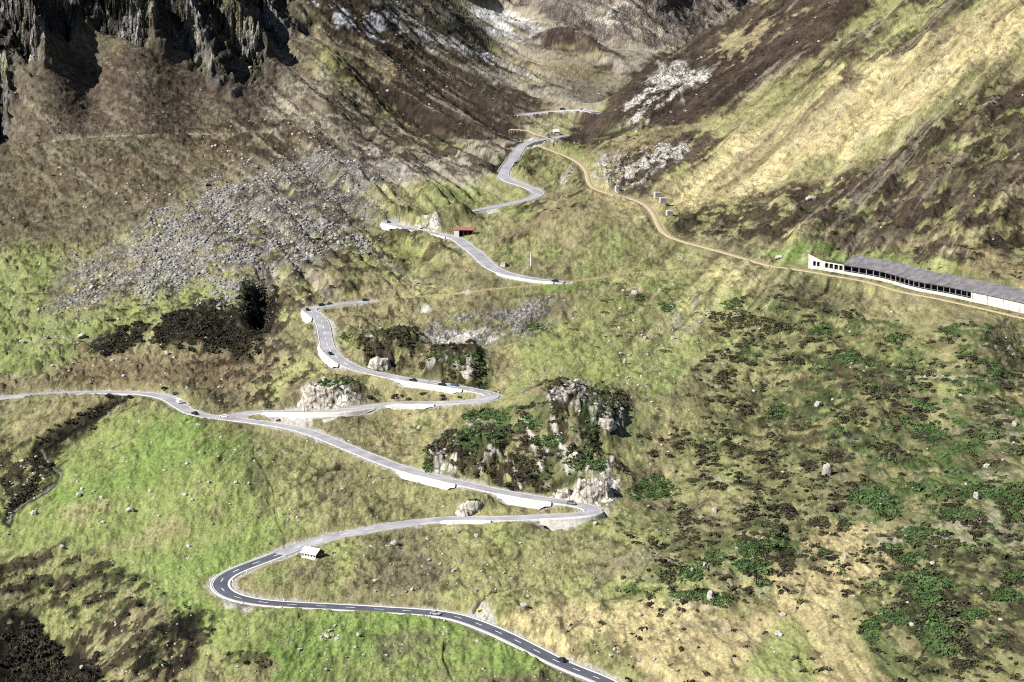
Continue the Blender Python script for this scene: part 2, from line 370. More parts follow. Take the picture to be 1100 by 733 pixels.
# ------------------------------------------------------------------ ground colour (grass, heath, rock ..., with some light and shade painted in)
def lin(c):
    c = np.array(c, float) / 255; return np.where(c <= .04045, c / 12.92, ((c + .055) / 1.055) ** 2.4)
GAIN = .46
PAL = {k: lin(v) * GAIN for k, v in dict(
 O=(158,155,109), G=(150,164,98), GG=(136,161,88), S=(197,182,136), D=(118,109,92), B=(136,120,94), H=(64,55,46), HR=(76,63,57),
 K=(148,144,140), R=(206,200,188), N=(245,246,250), M=(84,104,60), DK=(34,30,27), P=(180,171,152), FM=(126,117,110), GV=(206,201,193), T=(168,156,120)).items()}  # near-black DK paints the shade of ravine and hollows into the ground
ALB = np.empty(S.shape + (3,), np.float32); ALB[:] = PAL['O']
meadow = np.zeros(S.shape, np.float32); heath = np.zeros(S.shape, np.float32); rocky = np.zeros(S.shape, np.float32)
n_big = fbm(M1 / 120, M2 / 70, 4, 201); n_med = fbm(M1 / 22, M2 / 13, 4, 211); n_sm = fbm(M1 / 6, M2 / 3.6, 4, 221, .6); wl = np.clip(Y / 1000, .7, 3.2); n_ti = fbm(M1 / (1.9 * np.round(wl * 4) / 4), M2 / (1.3 * np.round(wl * 4) / 4), 3, 231, .7)
def mixc(mask, c, var=None):
    c = PAL[c] if isinstance(c, str) else c
    ALB[:] = ALB * (1 - mask[..., None]) + c * mask[..., None]
mixc(.55 * sstep(-.1, .5, n_big), 'T'); mixc(.45 * sstep(0, .6, n_med + .4 * n_big), 'G'); mixc(.5 * sstep(.1, .7, fbm(M1 / 40, M2 / 25, 4, 241)), 'D')
# sheets: class, strength, edge softness, patch threshold (None = solid), patch size m, streak angle, points, far
def streak(ang, a, b, seed, sub):
    c, s = math.cos(ang), math.sin(ang); m1, m2 = M1f[sub], M2f[sub]
    return fbm((m1 * c + m2 * s) / a, (-m1 * s + m2 * c) / b, 4, seed, .62, 0.0 if a != b else .6)
_st = {}
ALL = (slice(None), slice(None))
def patch(ang, a, b, sub=ALL):
    k = (round(ang, 2), a, b)
    if k not in _st: _st[k] = 300 + 7 * len(_st)
    return streak(ang, a, b, _st[k], sub)
LR = -.65; RL = .72; FL = 0.0
SHEETS = [
 # left valley side
 ('D',.85,14,None,0,0,0,[(-60,60),(110,60),(300,85),(420,150),(400,185),(300,190),(230,205),(120,262),(-60,270)],0),
 ('H',.5,12,.12,14,6,-.5,[(-60,60),(200,80),(380,150),(330,190),(200,230),(60,262),(-60,262)],0),
 ('B',.35,14,.05,30,18,.3,[(-60,160),(200,140),(360,150),(300,190),(200,215),(100,262),(-60,262)],0),
 ('H',.75,10,-.02,9,3,-.55,[(90,55),(180,70),(260,100),(400,150),(380,185),(250,175),(140,130),(110,90)],0),
 ('D',.9,10,None,0,0,0,[(-60,-60),(335,-60),(345,60),(340,115),(200,130),(-60,170)],0),
 ('HR',.6,12,-.15,16,6,-.5,[(50,90),(120,50),(340,60),(340,115),(240,125),(60,150)],0),
 ('P',.75,10,None,0,0,0,[(300,90),(350,80),(395,120),(420,150),(520,160),(500,200),(400,200),(350,150),(300,130)],0),
 ('D',.6,8,.0,14,7,0,[(300,90),(350,80),(395,120),(420,150),(520,160),(500,200),(400,200),(350,150),(300,130)],0),
 ('K',.85,14,-.3,12,6,.2,[(60,315),(75,285),(130,262),(180,225),(230,205),(290,176),(360,166),(400,188),(405,232),(350,285),(300,300),(220,310),(150,318),(95,330),(62,350),(45,335)],0),
 ('H',.75,12,.05,9,5,.2,[(200,240),(290,180),(380,180),(400,232),(350,280),(300,300),(230,290)],0),
 ('G',.75,14,None,0,0,0,[(-60,262),(65,262),(55,330),(110,330),(250,300),(290,310),(270,345),(180,350),(60,400),(-60,415)],0),
 ('H',.8,5,.28,7,3.5,0,[(75,300),(250,290),(320,300),(240,350),(90,345)],0),
 ('B',.85,10,None,0,0,0,[(65,400),(90,372),(170,385),(250,385),(300,395),(250,418),(150,419),(60,418)],0),
 ('T',.5,10,0,0,0,0,[(60,400),(0,410),(0,425),(90,424)],0),
 ('H',.9,6,.12,6,3,.3,[(195,385),(300,360),(330,400),(300,440),(230,440),(215,410)],0),
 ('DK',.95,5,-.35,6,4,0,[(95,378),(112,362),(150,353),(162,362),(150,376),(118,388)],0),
 ('DK',.97,4,-1.4,8,5,.5,[(160,376),(184,352),(232,330),(262,344),(262,310),(282,297),(302,298),(300,330),(286,372),(268,384),(240,384),(195,380)],0),  # ravine shade painted over its dark shrub ground
 ('H',.85,5,-.1,6,4,.6,[(296,330),(330,300),(350,290),(340,320),(318,345),(300,372),(278,386)],0),
 # band between the fans and the hairpins
 ('H',.75,8,.1,10,4,.15,[(290,300),(400,232),(460,236),(500,262),(480,300),(420,318),(340,322)],0),
 ('T',.6,10,-.1,14,6,.3,[(300,330),(400,300),(480,300),(500,262),(560,300),(450,345),(380,335)],0),
 ('D',.7,8,-.2,14,5,0,[(430,352),(455,333),(520,318),(598,312),(625,320),(600,345),(540,362),(470,366)],0),
 ('K',.85,5,-.05,8,4,0,[(444,352),(460,340),(540,322),(600,316),(612,328),(560,352),(500,362),(460,362)],0),
 ('GV',.9,3,-.4,7,4,0,[(453,358),(458,346),(484,350),(520,348),(545,352),(520,362)],0),
 ('GG',.8,3,None,0,0,0,[(535,311),(596,305),(640,302),(640,308),(590,313),(540,314)],0),
 ('GV',.95,1.5,None,0,0,0,[(494,311.5),(517,310),(506,316),(498,315)],0),
 ('GV',.85,1.5,None,0,0,0,[(448,328),(462,326),(466,331),(452,332.5)],0),
 ('H',.95,4,-.5,6,4,.3,[(384,380),(392,360),(416,353),(444,352),(448,368),(430,396),(408,395),(392,390)],0),
 ('H',.95,4,-.55,6,4,.3,[(452,398),(456,376),(480,363),(505,361),(522,375),(530,400),(518,414),(480,410)],0),
 ('B',.7,5,-.2,8,4,.9,[(432,396),(446,372),(462,366),(452,398)],0),
 ('H',.6,5,.05,6,3,.2,[(300,436),(308,416),(340,405),(372,404),(400,410),(398,425),(370,434)],0),
 ('R',.95,2.5,-.5,5,6,0,[(316,438),(322,420),(350,412),(362,420),(388,424),(396,430),(360,437)],0),
 ('T',.7,8,-.1,10,5,0,[(400,418),(430,408),(510,424),(470,432),(400,434)],0),
 ('T',.65,8,-.2,12,6,.3,[(370,478),(400,445),(470,437),(540,432),(480,450),(440,475),(440,495)],0),
 ('H',.95,5,-.45,7,4,.5,[(455,505),(460,475),(490,452),(540,455),(560,470),(600,500),(600,525),(560,528),(500,515)],0),
 ('H',.95,5,-.5,7,4,.3,[(560,500),(555,460),(590,430),(596,408),(620,402),(650,412),(672,430),(668,446),(650,470),(640,490),(610,510),(600,525)],0),
 ('M',.85,4,-.1,8,5,.2,[(488,452),(520,437),(556,440),(570,455),(590,470),(560,478),(540,460),(500,462)],0),
 ('H',.6,5,.0,7,4,0,[(530,424),(560,418),(596,410),(600,440),(560,440)],0),
 ('T',.5,6,-.2,7,4,0,[(560,444),(590,432),(600,470),(580,500),(560,520),(550,470)],0),
 ('H',.75,4,.05,7,4,.7,[(602,525),(620,500),(650,488),(662,492),(690,505),(660,512),(630,518)],0),
 ('M',.8,4,.05,7,4,.7,[(602,525),(620,500),(655,480),(668,484),(655,505),(630,514)],0),
 ('R',.95,2,-.6,6,8,0,[(592,534),(594,524),(628,522),(650,512),(668,516),(664,540),(655,545),(640,542)],0),
 ('T',.5,5,-.2,8,4,0,[(548,540),(600,545),(636,547),(600,552),(540,552)],0),
 # upper valley
 ('P',.95,8,None,0,0,0,[(500,-40),(520,12),(560,60),(604,112),(640,116),(700,66),(760,33),(840,-10),(860,-60)],1),
 ('P',.95,8,None,0,0,0,[(520,0),(540,40),(580,90),(604,114),(640,116),(664,96),(694,62),(690,50),(600,20)],0),
 ('P',.8,10,None,0,0,0,[(400,190),(500,150),(560,120),(600,100),(560,85),(640,80),(690,50),(640,120),(600,150),(560,150),(520,190),(430,205)],0),
 ('K',.8,3,-.2,8,4,0,[(375,190),(420,178),(470,180),(475,188),(440,197),(400,206),(385,200)],0),
 ('K',.7,3,-.1,8,4,0,[(370,172),(395,166),(420,168),(418,178),(380,180)],0),
 ('G',.55,8,-.2,14,6,.3,[(430,225),(470,200),(530,192),(560,205),(530,222),(470,232)],0),
 ('H',.8,3,-.1,8,4,0,[(478,160),(500,156),(506,164),(490,168)],0),
 ('DK',.85,3,-.1,6,4,0,[(520,183),(528,172),(540,166),(552,148),(560,140),(564,146),(552,158),(540,172),(534,182)],0),
 ('H',.7,4,0,8,4,.3,[(440,232),(452,226),(500,222),(512,228),(500,240),(462,240)],0),
 ('R',.9,2,-.2,5,5,0,[(446,245),(458,236),(466,238),(472,246)],0),
 ('O',.8,6,None,0,0,0,[(562,138),(575,124),(604,120),(636,121),(612,138),(590,146)],0),
 ('H',.8,4,-.2,9,5,RL,[(553,190),(560,170),(580,158),(590,170),(580,182),(562,196)],0),
 ('H',.85,6,-.06,16,5,RL,[(560,215),(600,190),(630,200),(660,222),(640,238),(590,250),(540,262),(560,235)],0),
 ('T',.6,8,-.1,14,6,RL,[(520,262),(560,220),(600,205),(660,218),(700,250),(640,290),(560,290),(530,280)],0),
 ('G',.5,8,.1,20,8,RL,[(560,285),(600,255),(650,240),(690,270),(640,296),(590,300)],0),
 # left high flank: dark heath streaked down to the right, old snow in the runnels
 ('HR',.95,8,None,0,0,0,[(330,-60),(330,10),(365,55),(420,110),(480,150),(545,150),(560,130),(600,112),(560,85),(500,40),(470,-60)],0),
 ('H',.9,6,.0,12,50,LR,[(330,-60),(330,10),(365,55),(420,110),(480,150),(545,150),(560,130),(600,112),(560,85),(500,40),(470,-60)],0),
 ('D',.9,5,.1,14,40,LR,[(335,20),(372,22),(400,50),(440,95),(470,120),(430,100),(380,60),(350,40)],0),
 ('T',.6,5,.0,14,40,LR,[(335,20),(372,22),(400,50),(440,95),(470,120),(430,100),(380,60),(350,40)],0),
 ('P',.7,6,.0,9,50,LR,[(400,-60),(400,5),(450,40),(500,70),(570,110),(610,100),(580,70),(520,20),(500,-60)],0),
 ('FM',.6,6,.0,9,40,LR,[(440,-60),(460,10),(500,55),(580,90),(620,80),(560,50),(520,10),(500,-60)],0),
 ('H',.85,8,-.08,16,5,-.4,[(350,100),(380,100),(480,130),(565,130),(545,185),(480,195),(400,180),(360,150)],0),
 ('T',.7,4,.12,50,6,LR,[(330,0),(365,45),(430,110),(500,150),(590,120),(560,80),(480,0)],0),
 ('DK',.8,4,.15,50,6,LR,[(330,0),(365,45),(430,110),(500,150),(590,120),(560,80),(480,0)],0),
 ('N',.95,2,-.25,5,14,LR,[(364,20),(380,22),(402,34),(424,44),(418,42),(392,34),(368,26)],0),
 ('N',.8,1.5,.2,3,24,LR,[(336,3),(352,5),(390,12),(430,30),(470,55),(440,45),(380,20)],0),
 ('N',.7,1.5,.25,3,24,LR,[(410,8),(450,25),(520,60),(580,88),(560,85),(480,55),(420,20)],0),
 ('D',.6,8,0,14,10,0,[(300,90),(330,55),(380,90),(450,130),(470,150),(400,150),(340,130)],0),
 ('H',.9,5,-.15,12,6,-.5,[(365,70),(400,84),(430,100),(490,130),(560,138),(556,156),(470,156),(420,142),(385,118)],0),
 # far valley and far mountain
 ('P',.85,8,None,0,0,0,[(540,20),(600,60),(640,70),(690,60),(694,66),(640,110),(600,112),(570,80),(540,50)],0),
 ('N',.75,4,-.2,14,14,LR,[(508,8),(540,12),(580,34),(600,46),(560,44),(530,34)],0),
 ('H',.95,4,-.3,60,16,-.1,[(566,44),(590,36),(620,42),(650,54),(672,62),(640,62),(600,56)],0),
 ('HR',.8,5,-.1,70,14,-.1,[(560,36),(600,40),(660,54),(690,62),(650,72),(600,62)],0),
 ('H',.85,4,-.05,60,12,-.1,[(560,70),(600,78),(660,66),(640,90),(600,100),(570,96)],0),
 ('T',.8,5,.0,80,12,-.1,[(560,60),(690,56),(640,112),(590,116)],0),
 ('FM',.95,4,None,0,0,0,[(520,-5),(545,8),(600,28),(650,46),(690,54),(760,33),(840,-5),(840,-120),(520,-120)],1),
 ('P',.5,4,.15,30,60,RL,[(520,-5),(560,12),(600,28),(650,46),(690,54),(760,33),(840,-5),(840,-120),(520,-120)],1),
 ('HR',.6,4,.2,26,50,-.3,[(520,-5),(560,12),(600,28),(650,46),(690,54),(760,33),(840,-5),(840,-120),(520,-120)],1),
 ('R',.75,3,.0,14,14,.5,[(640,22),(655,8),(675,10),(660,28),(648,32)],1),
 # right mountain
 ('HR',.92,6,None,0,0,0,[(598,150),(625,124),(660,98),(700,66),(760,32),(832,-5),(870,-60),(1000,-60),(930,-5),(900,30),(860,70),(800,110),(740,140),(690,150),(655,170),(640,165)],0),
 ('H',.8,5,-.05,20,8,RL,[(598,150),(625,124),(660,98),(700,66),(760,32),(832,-5),(870,-60),(1050,-60),(1000,-5),(920,40),(860,80),(800,120),(740,140),(690,150),(655,170),(640,165)],0),
 ('T',.8,4,.12,22,8,RL,[(760,50),(800,20),(840,5),(860,0),(850,20),(800,60),(770,70)],0),
 ('G',.7,5,.05,14,6,RL,[(610,162),(640,150),(670,140),(700,132),(680,150),(640,166),(620,168)],0),
 ('S',.95,10,None,0,0,0,[(700,215),(740,190),(790,150),(850,112),(900,80),(960,55),(1040,10),(1090,-60),(1150,-60),(1150,10),(1060,60),(1000,110),(930,150),(870,170),(800,205),(740,228)],0),
 ('D',.75,8,.0,16,60,RL,[(740,190),(790,145),(880,80),(980,20),(1060,-60),(1100,-60),(1050,20),(960,80),(880,125),(800,170)],0),
 ('T',.6,8,-.1,20,70,RL,[(760,180),(840,120),(900,90),(1000,40),(1040,50),(960,100),(880,150),(800,190)],0),
 ('H',.85,6,-.02,14,60,RL,[(800,120),(860,75),(960,10),(1000,-60),(1070,-60),(1040,0),(960,60),(900,85),(840,115)],0),
 ('T',.7,6,None,0,0,0,[(640,165),(690,142),(735,140),(700,175),(690,205),(650,205),(636,200)],0),
 ('HR',.9,5,-.3,12,5,RL,[(655,175),(700,150),(745,138),(775,150),(760,170),(720,190),(690,215),(660,207)],0),
 ('T',.8,6,-.1,14,6,RL,[(1150,20),(1060,70),(1000,120),(920,165),(860,190),(800,215),(740,232),(745,258),(830,268),(950,275),(1100,310),(1150,310)],0),
 ('H',.9,7,-.22,16,6,.5,[(1150,70),(1070,80),(1000,130),(920,170),(860,195),(780,215),(725,232),(722,248),(760,262),(830,262),(900,268),(1000,285),(1150,310)],0),
 ('HR',.6,6,.0,18,8,.5,[(1150,70),(1070,80),(1000,130),(900,190),(840,200),(860,262),(1000,285),(1150,310)],0),
 ('D',.5,6,.1,16,8,.4,[(1150,120),(1040,140),(960,170),(900,215),(920,265),(1000,280),(1150,310)],0),
 ('S',.7,6,-.2,14,6,0,[(1150,285),(1040,268),(990,280),(1020,292),(1150,325)],0),
 ('GG',.85,4,None,0,0,0,[(822,268),(862,258),(905,262),(945,272),(965,282),(905,280),(870,272),(862,288),(835,282)],0),
 ('G',.7,4,None,0,0,0,[(945,272),(1000,280),(1035,292),(1050,300),(990,292),(930,282)],0),
 # middle and right slope
 ('G',.5,16,-.1,40,18,0,[(540,430),(560,360),(640,310),(760,300),(780,330),(740,400),(700,450),(680,500),(670,440),(600,400)],0),
 ('S',.5,10,.0,20,10,0,[(640,300),(760,292),(860,296),(820,310),(740,325),(650,325)],0),
 ('K',.5,6,.2,10,5,.6,[(715,320),(735,300),(770,298),(750,325),(725,350)],0),
 ('S',.45,10,.1,18,9,.7,[(690,520),(700,470),(740,430),(790,400),(760,450),(730,480),(720,530)],0),
 ('HR',.45,8,.0,9,5,.6,[(700,480),(720,450),(740,462),(735,485),(715,492)],0),
 ('M',.8,4,.2,12,6,0,[(790,380),(820,345),(860,320),(960,340),(1100,350),(1100,520),(960,520),(880,470),(830,430)],0),
 ('H',.5,6,.05,7,3,.1,[(740,420),(770,340),(800,315),(880,310),(900,335),(1000,355),(1100,360),(1150,600),(1150,733),(1040,733),(1000,640),(900,620),(820,640),(720,670),(690,640),(740,560),(745,480)],0),
 ('H',.65,5,.02,5,2.2,.05,[(790,430),(840,380),(900,370),(960,400),(980,460),(900,480),(820,490),(780,470)],0),
 ('M',.85,4,.18,10,5,.1,[(670,640),(760,600),(840,560),(900,540),(1000,480),(1150,420),(1150,733),(1060,733),(960,700),(900,650),(800,640),(740,655)],0),
 ('T',.35,6,.1,12,6,0,[(880,620),(950,560),(1100,500),(1150,560),(1150,733),(900,733)],0),
 ('S',.9,9,-.35,30,12,.5,[(545,670),(600,655),(660,660),(740,655),(800,640),(860,615),(900,600),(950,620),(920,650),(930,700),(960,733),(900,745),(650,745),(610,710)],0),
 ('G',.75,9,None,0,0,0,[(800,733),(830,690),(860,665),(880,690),(880,733)],0),
 ('B',.5,8,.05,12,6,.2,[(640,680),(740,660),(830,640),(850,660),(760,700),(680,720)],0),
 ('S',.85,6,.0,16,8,.6,[(860,600),(880,560),(900,560),(960,580),(980,620),(930,625),(890,615)],0),
 ('D',.5,6,.1,14,6,.7,[(620,600),(660,600),(680,590),(650,640),(600,660),(590,640)],0),
 ('D',.5,6,.0,14,6,.4,[(410,600),(460,590),(480,620),(450,640),(400,640)],0),
 ('M',.6,6,.0,9,4,.1,[(940,600),(1000,560),(1150,560),(1150,745),(960,745),(930,690),(980,650)],0),
 ('H',.6,5,.08,7,3,.1,[(940,600),(1000,560),(1150,560),(1150,745),(960,745),(930,690),(980,650)],0),
 ('M',.3,6,.05,12,5,.1,[(700,600),(740,400),(800,320),(1100,370),(1100,560),(950,560),(860,600),(760,640)],0),
 # meadows, left and bottom
 ('G',.85,16,None,0,0,0,[(-60,560),(60,490),(140,435),(200,450),(300,475),(350,490),(300,540),(330,575),(250,600),(215,640),(220,700),(150,640),(60,590),(-60,590)],0),
 ('GG',.7,12,-.15,30,14,.3,[(60,510),(130,445),(190,445),(240,470),(250,500),(180,530),(100,550),(40,560)],0),
 ('GG',.6,10,-.1,20,10,.1,[(160,600),(215,585),(300,575),(330,560),(280,600),(215,640),(225,680),(160,650)],0),
 ('T',.6,10,.0,22,9,.2,[(60,560),(180,540),(260,520),(290,545),(200,590),(90,600)],0),
 ('D',.6,8,.0,12,6,.6,[(255,500),(275,485),(320,480),(320,530),(280,560),(262,540)],0),
 ('O',.7,10,None,0,0,0,[(270,480),(380,485),(450,515),(500,530),(480,552),(370,570),(310,570),(290,540)],0),
 ('D',.6,8,.1,10,5,.3,[(360,500),(400,520),(400,545),(350,560),(340,520)],0),
 ('G',.8,10,None,0,0,0,[(240,655),(360,660),(470,668),(540,690),(600,722),(620,745),(230,745),(215,690)],0),
 ('GG',.75,8,-.1,22,10,.1,[(250,700),(320,680),(420,665),(500,680),(590,725),(600,745),(480,745),(400,720),(280,745)],0),
 ('GG',.9,4,None,0,0,0,[(392,666),(470,668),(505,680),(440,680),(400,674)],0),
 ('D',.6,8,.0,14,6,.3,[(400,690),(470,690),(480,733),(400,733)],0),
 ('T',.6,8,.0,16,7,.3,[(240,720),(330,690),(350,710),(290,745),(240,745)],0),
 ('D',.55,10,.0,14,7,.2,[(275,620),(330,600),(350,615),(340,640),(280,640)],0),
 ('G',.6,8,None,0,0,0,[(262,620),(300,604),(320,612),(300,640),(272,640)],0),
 ('T',.4,10,0,20,9,0,[(-60,430),(120,430),(100,450),(40,470),(-60,500)],0),
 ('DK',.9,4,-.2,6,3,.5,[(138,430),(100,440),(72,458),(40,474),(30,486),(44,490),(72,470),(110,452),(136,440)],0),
 ('H',.8,5,-.05,7,3.5,.6,[(-60,480),(30,470),(50,490),(70,500),(40,530),(0,560),(-60,570)],0),
 ('H',.9,5,-.05,7,2.6,.3,[(-60,620),(20,602),(60,588),(110,600),(165,640),(175,675),(215,665),(222,705),(200,745),(90,745),(90,700),(40,660),(-60,640)],0),
 ('M',.35,4,.15,7,3.5,.25,[(20,610),(110,600),(165,640),(225,670),(200,745),(120,745),(90,680)],0),
 ('DK',.97,6,-.45,7,4,.2,[(-60,655),(25,662),(60,680),(88,690),(95,720),(80,745),(-60,745)],0),  # heavy shadow of the bottom-left hollow, painted as ground colour
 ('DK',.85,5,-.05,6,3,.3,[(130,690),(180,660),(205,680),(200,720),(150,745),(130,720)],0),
 ('H',.7,4,.0,6,3,.3,[(205,725),(250,705),(300,710),(270,745),(200,745)],0),
 ('GV',.95,2,-1,5,3,0,[(575,555.5),(611,568),(648,554),(652,548),(636,551)],0),
 ('GV',.9,2,None,0,0,0,[(230,644),(250,650),(268,653),(264,662),(246,661),(234,654)],0),
 ('GV',.9,2,None,0,0,0,[(490,661),(516,652),(528,660),(536,679),(512,670)],0),
 ('GV',.85,2,-.5,5,3,0,[(286,445),(300,443),(372,441),(404,437.5),(404,440),(345,452.5),(320,455)],0),
 ('GG',.7,3,None,0,0,0,[(309,456),(322,453),(330,456),(332,461)],0),
 ('GV',.9,2,-.4,5,3,0,[(506,228),(520,223),(534,226),(524,230)],0),
 ('GV',.7,2,-.2,5,3,0,[(650,213),(668,211),(672,217),(664,219)],0),
 ('GV',.95,1.5,None,0,0,0,[(566,149),(588,148.5),(591,152),(578,156),(567,158.5)],0),
 ('R',.9,2,-.3,5,5,0,[(588,162),(592,152),(600,152),(601,161)],0),
 ('S',.7,3,None,0,0,0,[(632,196),(640,204),(700,224),(700,232),(680,240),(650,222),(634,212)],0),
 ('R',.8,2,-.2,5,5,0,[(600,196),(608,186),(614,176),(618,178),(610,194),(602,200)],0),
]
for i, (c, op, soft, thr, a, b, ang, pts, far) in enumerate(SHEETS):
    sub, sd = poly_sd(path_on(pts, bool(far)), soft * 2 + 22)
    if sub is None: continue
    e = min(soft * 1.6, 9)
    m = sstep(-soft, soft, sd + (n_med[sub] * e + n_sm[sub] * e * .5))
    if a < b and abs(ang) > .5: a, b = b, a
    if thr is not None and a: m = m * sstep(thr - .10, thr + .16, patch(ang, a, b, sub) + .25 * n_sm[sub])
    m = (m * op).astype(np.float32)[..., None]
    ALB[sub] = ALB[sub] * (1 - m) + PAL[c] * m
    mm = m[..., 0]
    if c in ('H', 'HR', 'M', 'DK'): heath[sub] = np.maximum(heath[sub] * (1 - .3 * mm), mm)  # painted DK shade is counted as heath too
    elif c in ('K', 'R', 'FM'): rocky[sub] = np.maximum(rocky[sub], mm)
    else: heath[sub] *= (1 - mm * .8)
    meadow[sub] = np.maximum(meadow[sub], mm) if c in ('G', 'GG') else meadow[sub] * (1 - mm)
print('sheets', time.time() - T0)
# craggy rock
def rmix(mask, c): ALB[:] = ALB * (1 - mask[..., None]) + PAL[c] * mask[..., None]
_sl = fbm((M1f * .75 + M2f * .66) / 22, (-M1f * .66 + M2f * .75) / 6, 4, 821, .6, 0.0)
rmix(rockm * .85 * sstep(-.3, .0, _sl + .3 * n_sm), 'K'); rmix(rockm * .85 * sstep(-.1, .2, _sl + .4 * n_sm), 'R')
cr_n = fbm(M1 / 7, M2 / 14, 4, 401)
PAL['CD'] = lin((66,63,62)) * GAIN; rmix(cliff * .95, 'CD'); rmix(cliff * .5 * sstep(.1, .6, cr_n), 'FM'); rmix(crest * .85 * sstep(-.4, .1, cr_n), 'K'); rmix(crest * .6 * sstep(.1, .4, patch(.4, 5, 12)), 'R'); rmix(cliff * .6 * sstep(.1, .5, fbm(M1 / 11, M2 / 17, 3, 411)), 'H'); rmix(cliff * .35 * sstep(.45, .6, fbm(M1 / 20, M2 / 14, 3, 421)), 'O')  # painted light: rock darkened for shaded gullies, sun-facing rib sides made pale
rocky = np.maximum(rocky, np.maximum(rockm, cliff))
rmix(knollm * .55 * sstep(-.05, .4, fbm(M1f / 12, M2f / 8, 4, 613)), 'M'); rmix(knollm * .8 * sstep(.60, .76, k_r + .3 * n_sm), 'R'); rmix(knollm * .5 * sstep(.15, .5, n_med), 'O')
terr = sstep(.62, .8, ridged(M1f / 46 + .35 * n_med, M2f / 4.2 + .5 * n_med, 2, 611)) * sstep(-.2, .3, n_big + n_med)
terr = terr * (sstep(620, 760, PX) * sstep(280, 330, S) + .5 * sstep(230, 150, PX) * sstep(130, 180, S) * sstep(300, 250, S))
rmix(terr * .45, 'P')
# stream beds
def line(pts, wpx, c, op, far=False):
    P = np.array([(px, hit(px, py, Zbase, far)[3]) for px, py in cr(pts, 6)])
    lo = P.min(0) - 8; hi = P.max(0) + 8
    j0, j1 = np.searchsorted(fpx, lo[0]), np.searchsorted(fpx, hi[0]); ss = S[:, j0:j1]
    rows = np.where(((ss >= lo[1]) & (ss <= hi[1])).any(axis=1))[0]
    if j1 <= j0 or len(rows) == 0: return
    sub = (slice(rows[0], rows[-1] + 1), slice(j0, j1)); px, ss = PX[sub], S[sub]
    d = np.full(px.shape, 1e9)
    for i in range(len(P) - 1):
        ax, ay = P[i]; ex, ey = P[i + 1] - P[i]; L = ex * ex + ey * ey + 1e-9
        t = np.clip(((px - ax) * ex + (ss - ay) * ey) / L, 0, 1)
        d = np.minimum(d, np.hypot(px - ax - t * ex, ss - ay - t * ey))
    d = d + n_sm[sub] * 1.0 + n_med[sub] * .7
    m = (op * sstep(wpx * 1.3, wpx * .4, d))
    ALB[sub] = ALB[sub] * (1 - m[..., None]) + PAL[c] * m[..., None]
    return sub, m
for pts, w, c, op, dep in [
 ([(271,482),(270,500),(280,520),(290,537),(291,552),(293,565),(300,578),(302,590),(296,600)],1.0,'H',.6,-.6),
 ([(368,500),(345,510),(325,525),(300,540),(291,550)],1.0,'H',.55,-.4),
 ([(340,515),(335,540),(318,552),(300,560)],1.0,'DK',.5,-.4),
 ([(476,700),(474,715),(480,730),(484,740)],1.8,'DK',.75,-.8),
 ([(508,655),(520,648),(532,642),(545,641)],1.8,'DK',.85,-1.0),
 ([(900,596),(880,610),(870,640),(862,665)],1.6,'B',.5,-.6),
 ([(745,560),(720,590),(700,610),(680,640),(650,650)],1.6,'H',.5,-.6),
 ([(1005,675),(1010,700),(1000,720),(990,733)],1.0,'DK',.6,-.8),
 ([(610,690),(622,680),(634,668)],1.0,'H',.55,-.4),
 ([(888,300),(884,312),(872,322)],2.2,'H',.85,-.5),
 ([(230,413),(250,400),(268,388)],1.2,'D',.8,-.3),
 ([(130,428),(100,446),(60,466),(34,482),(48,500),(58,514),(40,530),(12,545),(0,562)],6.0,'DK',.85,-1.2),
 ([(40,478),(50,500),(60,515),(40,530),(12,545),(0,562)],1.5,'K',.8,-.3),
 ([(100,462),(140,440),(160,425)],1.0,'H',.6,-.3),
 ([(190,440),(160,462),(120,485),(100,495)],1.5,'D',.6,-.3),
 ([(12,310),(40,312),(62,313)],.9,'H',.7,-.3),
 ([(0,404),(40,396),(80,386),(120,372)],1.4,'GG',.7,.2),
 ([(470,175),(500,160),(550,152),(556,150)],1.4,'P',.9,0),
 ([(740,228),(790,205),(880,160),(960,120),(1010,60)],1.2,'S',.5,0),
 ([(612,196),(640,160),(700,140),(740,138)],1.6,'T',.8,0),
 ([(650,205),(690,175),(720,150),(745,135),(765,150)],1.3,'T',.7,0),
 ([(700,205),(740,180),(780,150),(800,130)],1.5,'S',.8,0),
 ([(60,152),(100,148),(140,146),(200,145),(300,142),(350,139)],1.5,'P',.9,0),
 ([(180,146),(230,150),(300,148),(350,143),(366,138)],1.2,'H',.6,0),
 ([(1100,360),(1088,372),(1078,382)],1.4,'GV',.6,0),
 ([(1066,427),(1085,424),(1100,425)],1.2,'S',.8,0),
]:
    r = line(pts, w, c, op)
    if r and dep: Z[r[0]] += r[1] * dep
stR = fbm((M1f * .75 + M2f * .66) / 90, (-M1f * .66 + M2f * .75) / 4.6, 5, 801, .62, 0.0); stR2 = fbm((M1f * .75 + M2f * .66) / 160, (-M1f * .66 + M2f * .75) / 14, 3, 803, .6, 0.0)
stL = fbm((M1f * .8 - M2f * .6) / 90, (M1f * .6 + M2f * .8) / 4.6, 5, 805, .62, 0.0)
sr_m = sstep(620, 720, PX) * sstep(300, 225, S) * (Y < 2900) * (1 - rockm); sl_m = np.clip(left_far * 1.2 + .35 * sstep(460, 330, PX) * sstep(250, 200, S), 0, 1) * (1 - cliff) * (1 - vfl)
ALB *= (1 + .34 * stR * sr_m + .30 * stR2 * sr_m + .45 * stL * sl_m).clip(.4, 1.7)[..., None].astype(np.float32)
rmix(sr_m * .35 * sstep(.35, .6, -stR + .4 * stR2) * sstep(-.5, .3, n_big + .4), 'HR'); rmix(sr_m * .35 * sstep(.35, .6, stR), 'P'); rmix(sl_m * .5 * sstep(.35, .6, stL), 'P')
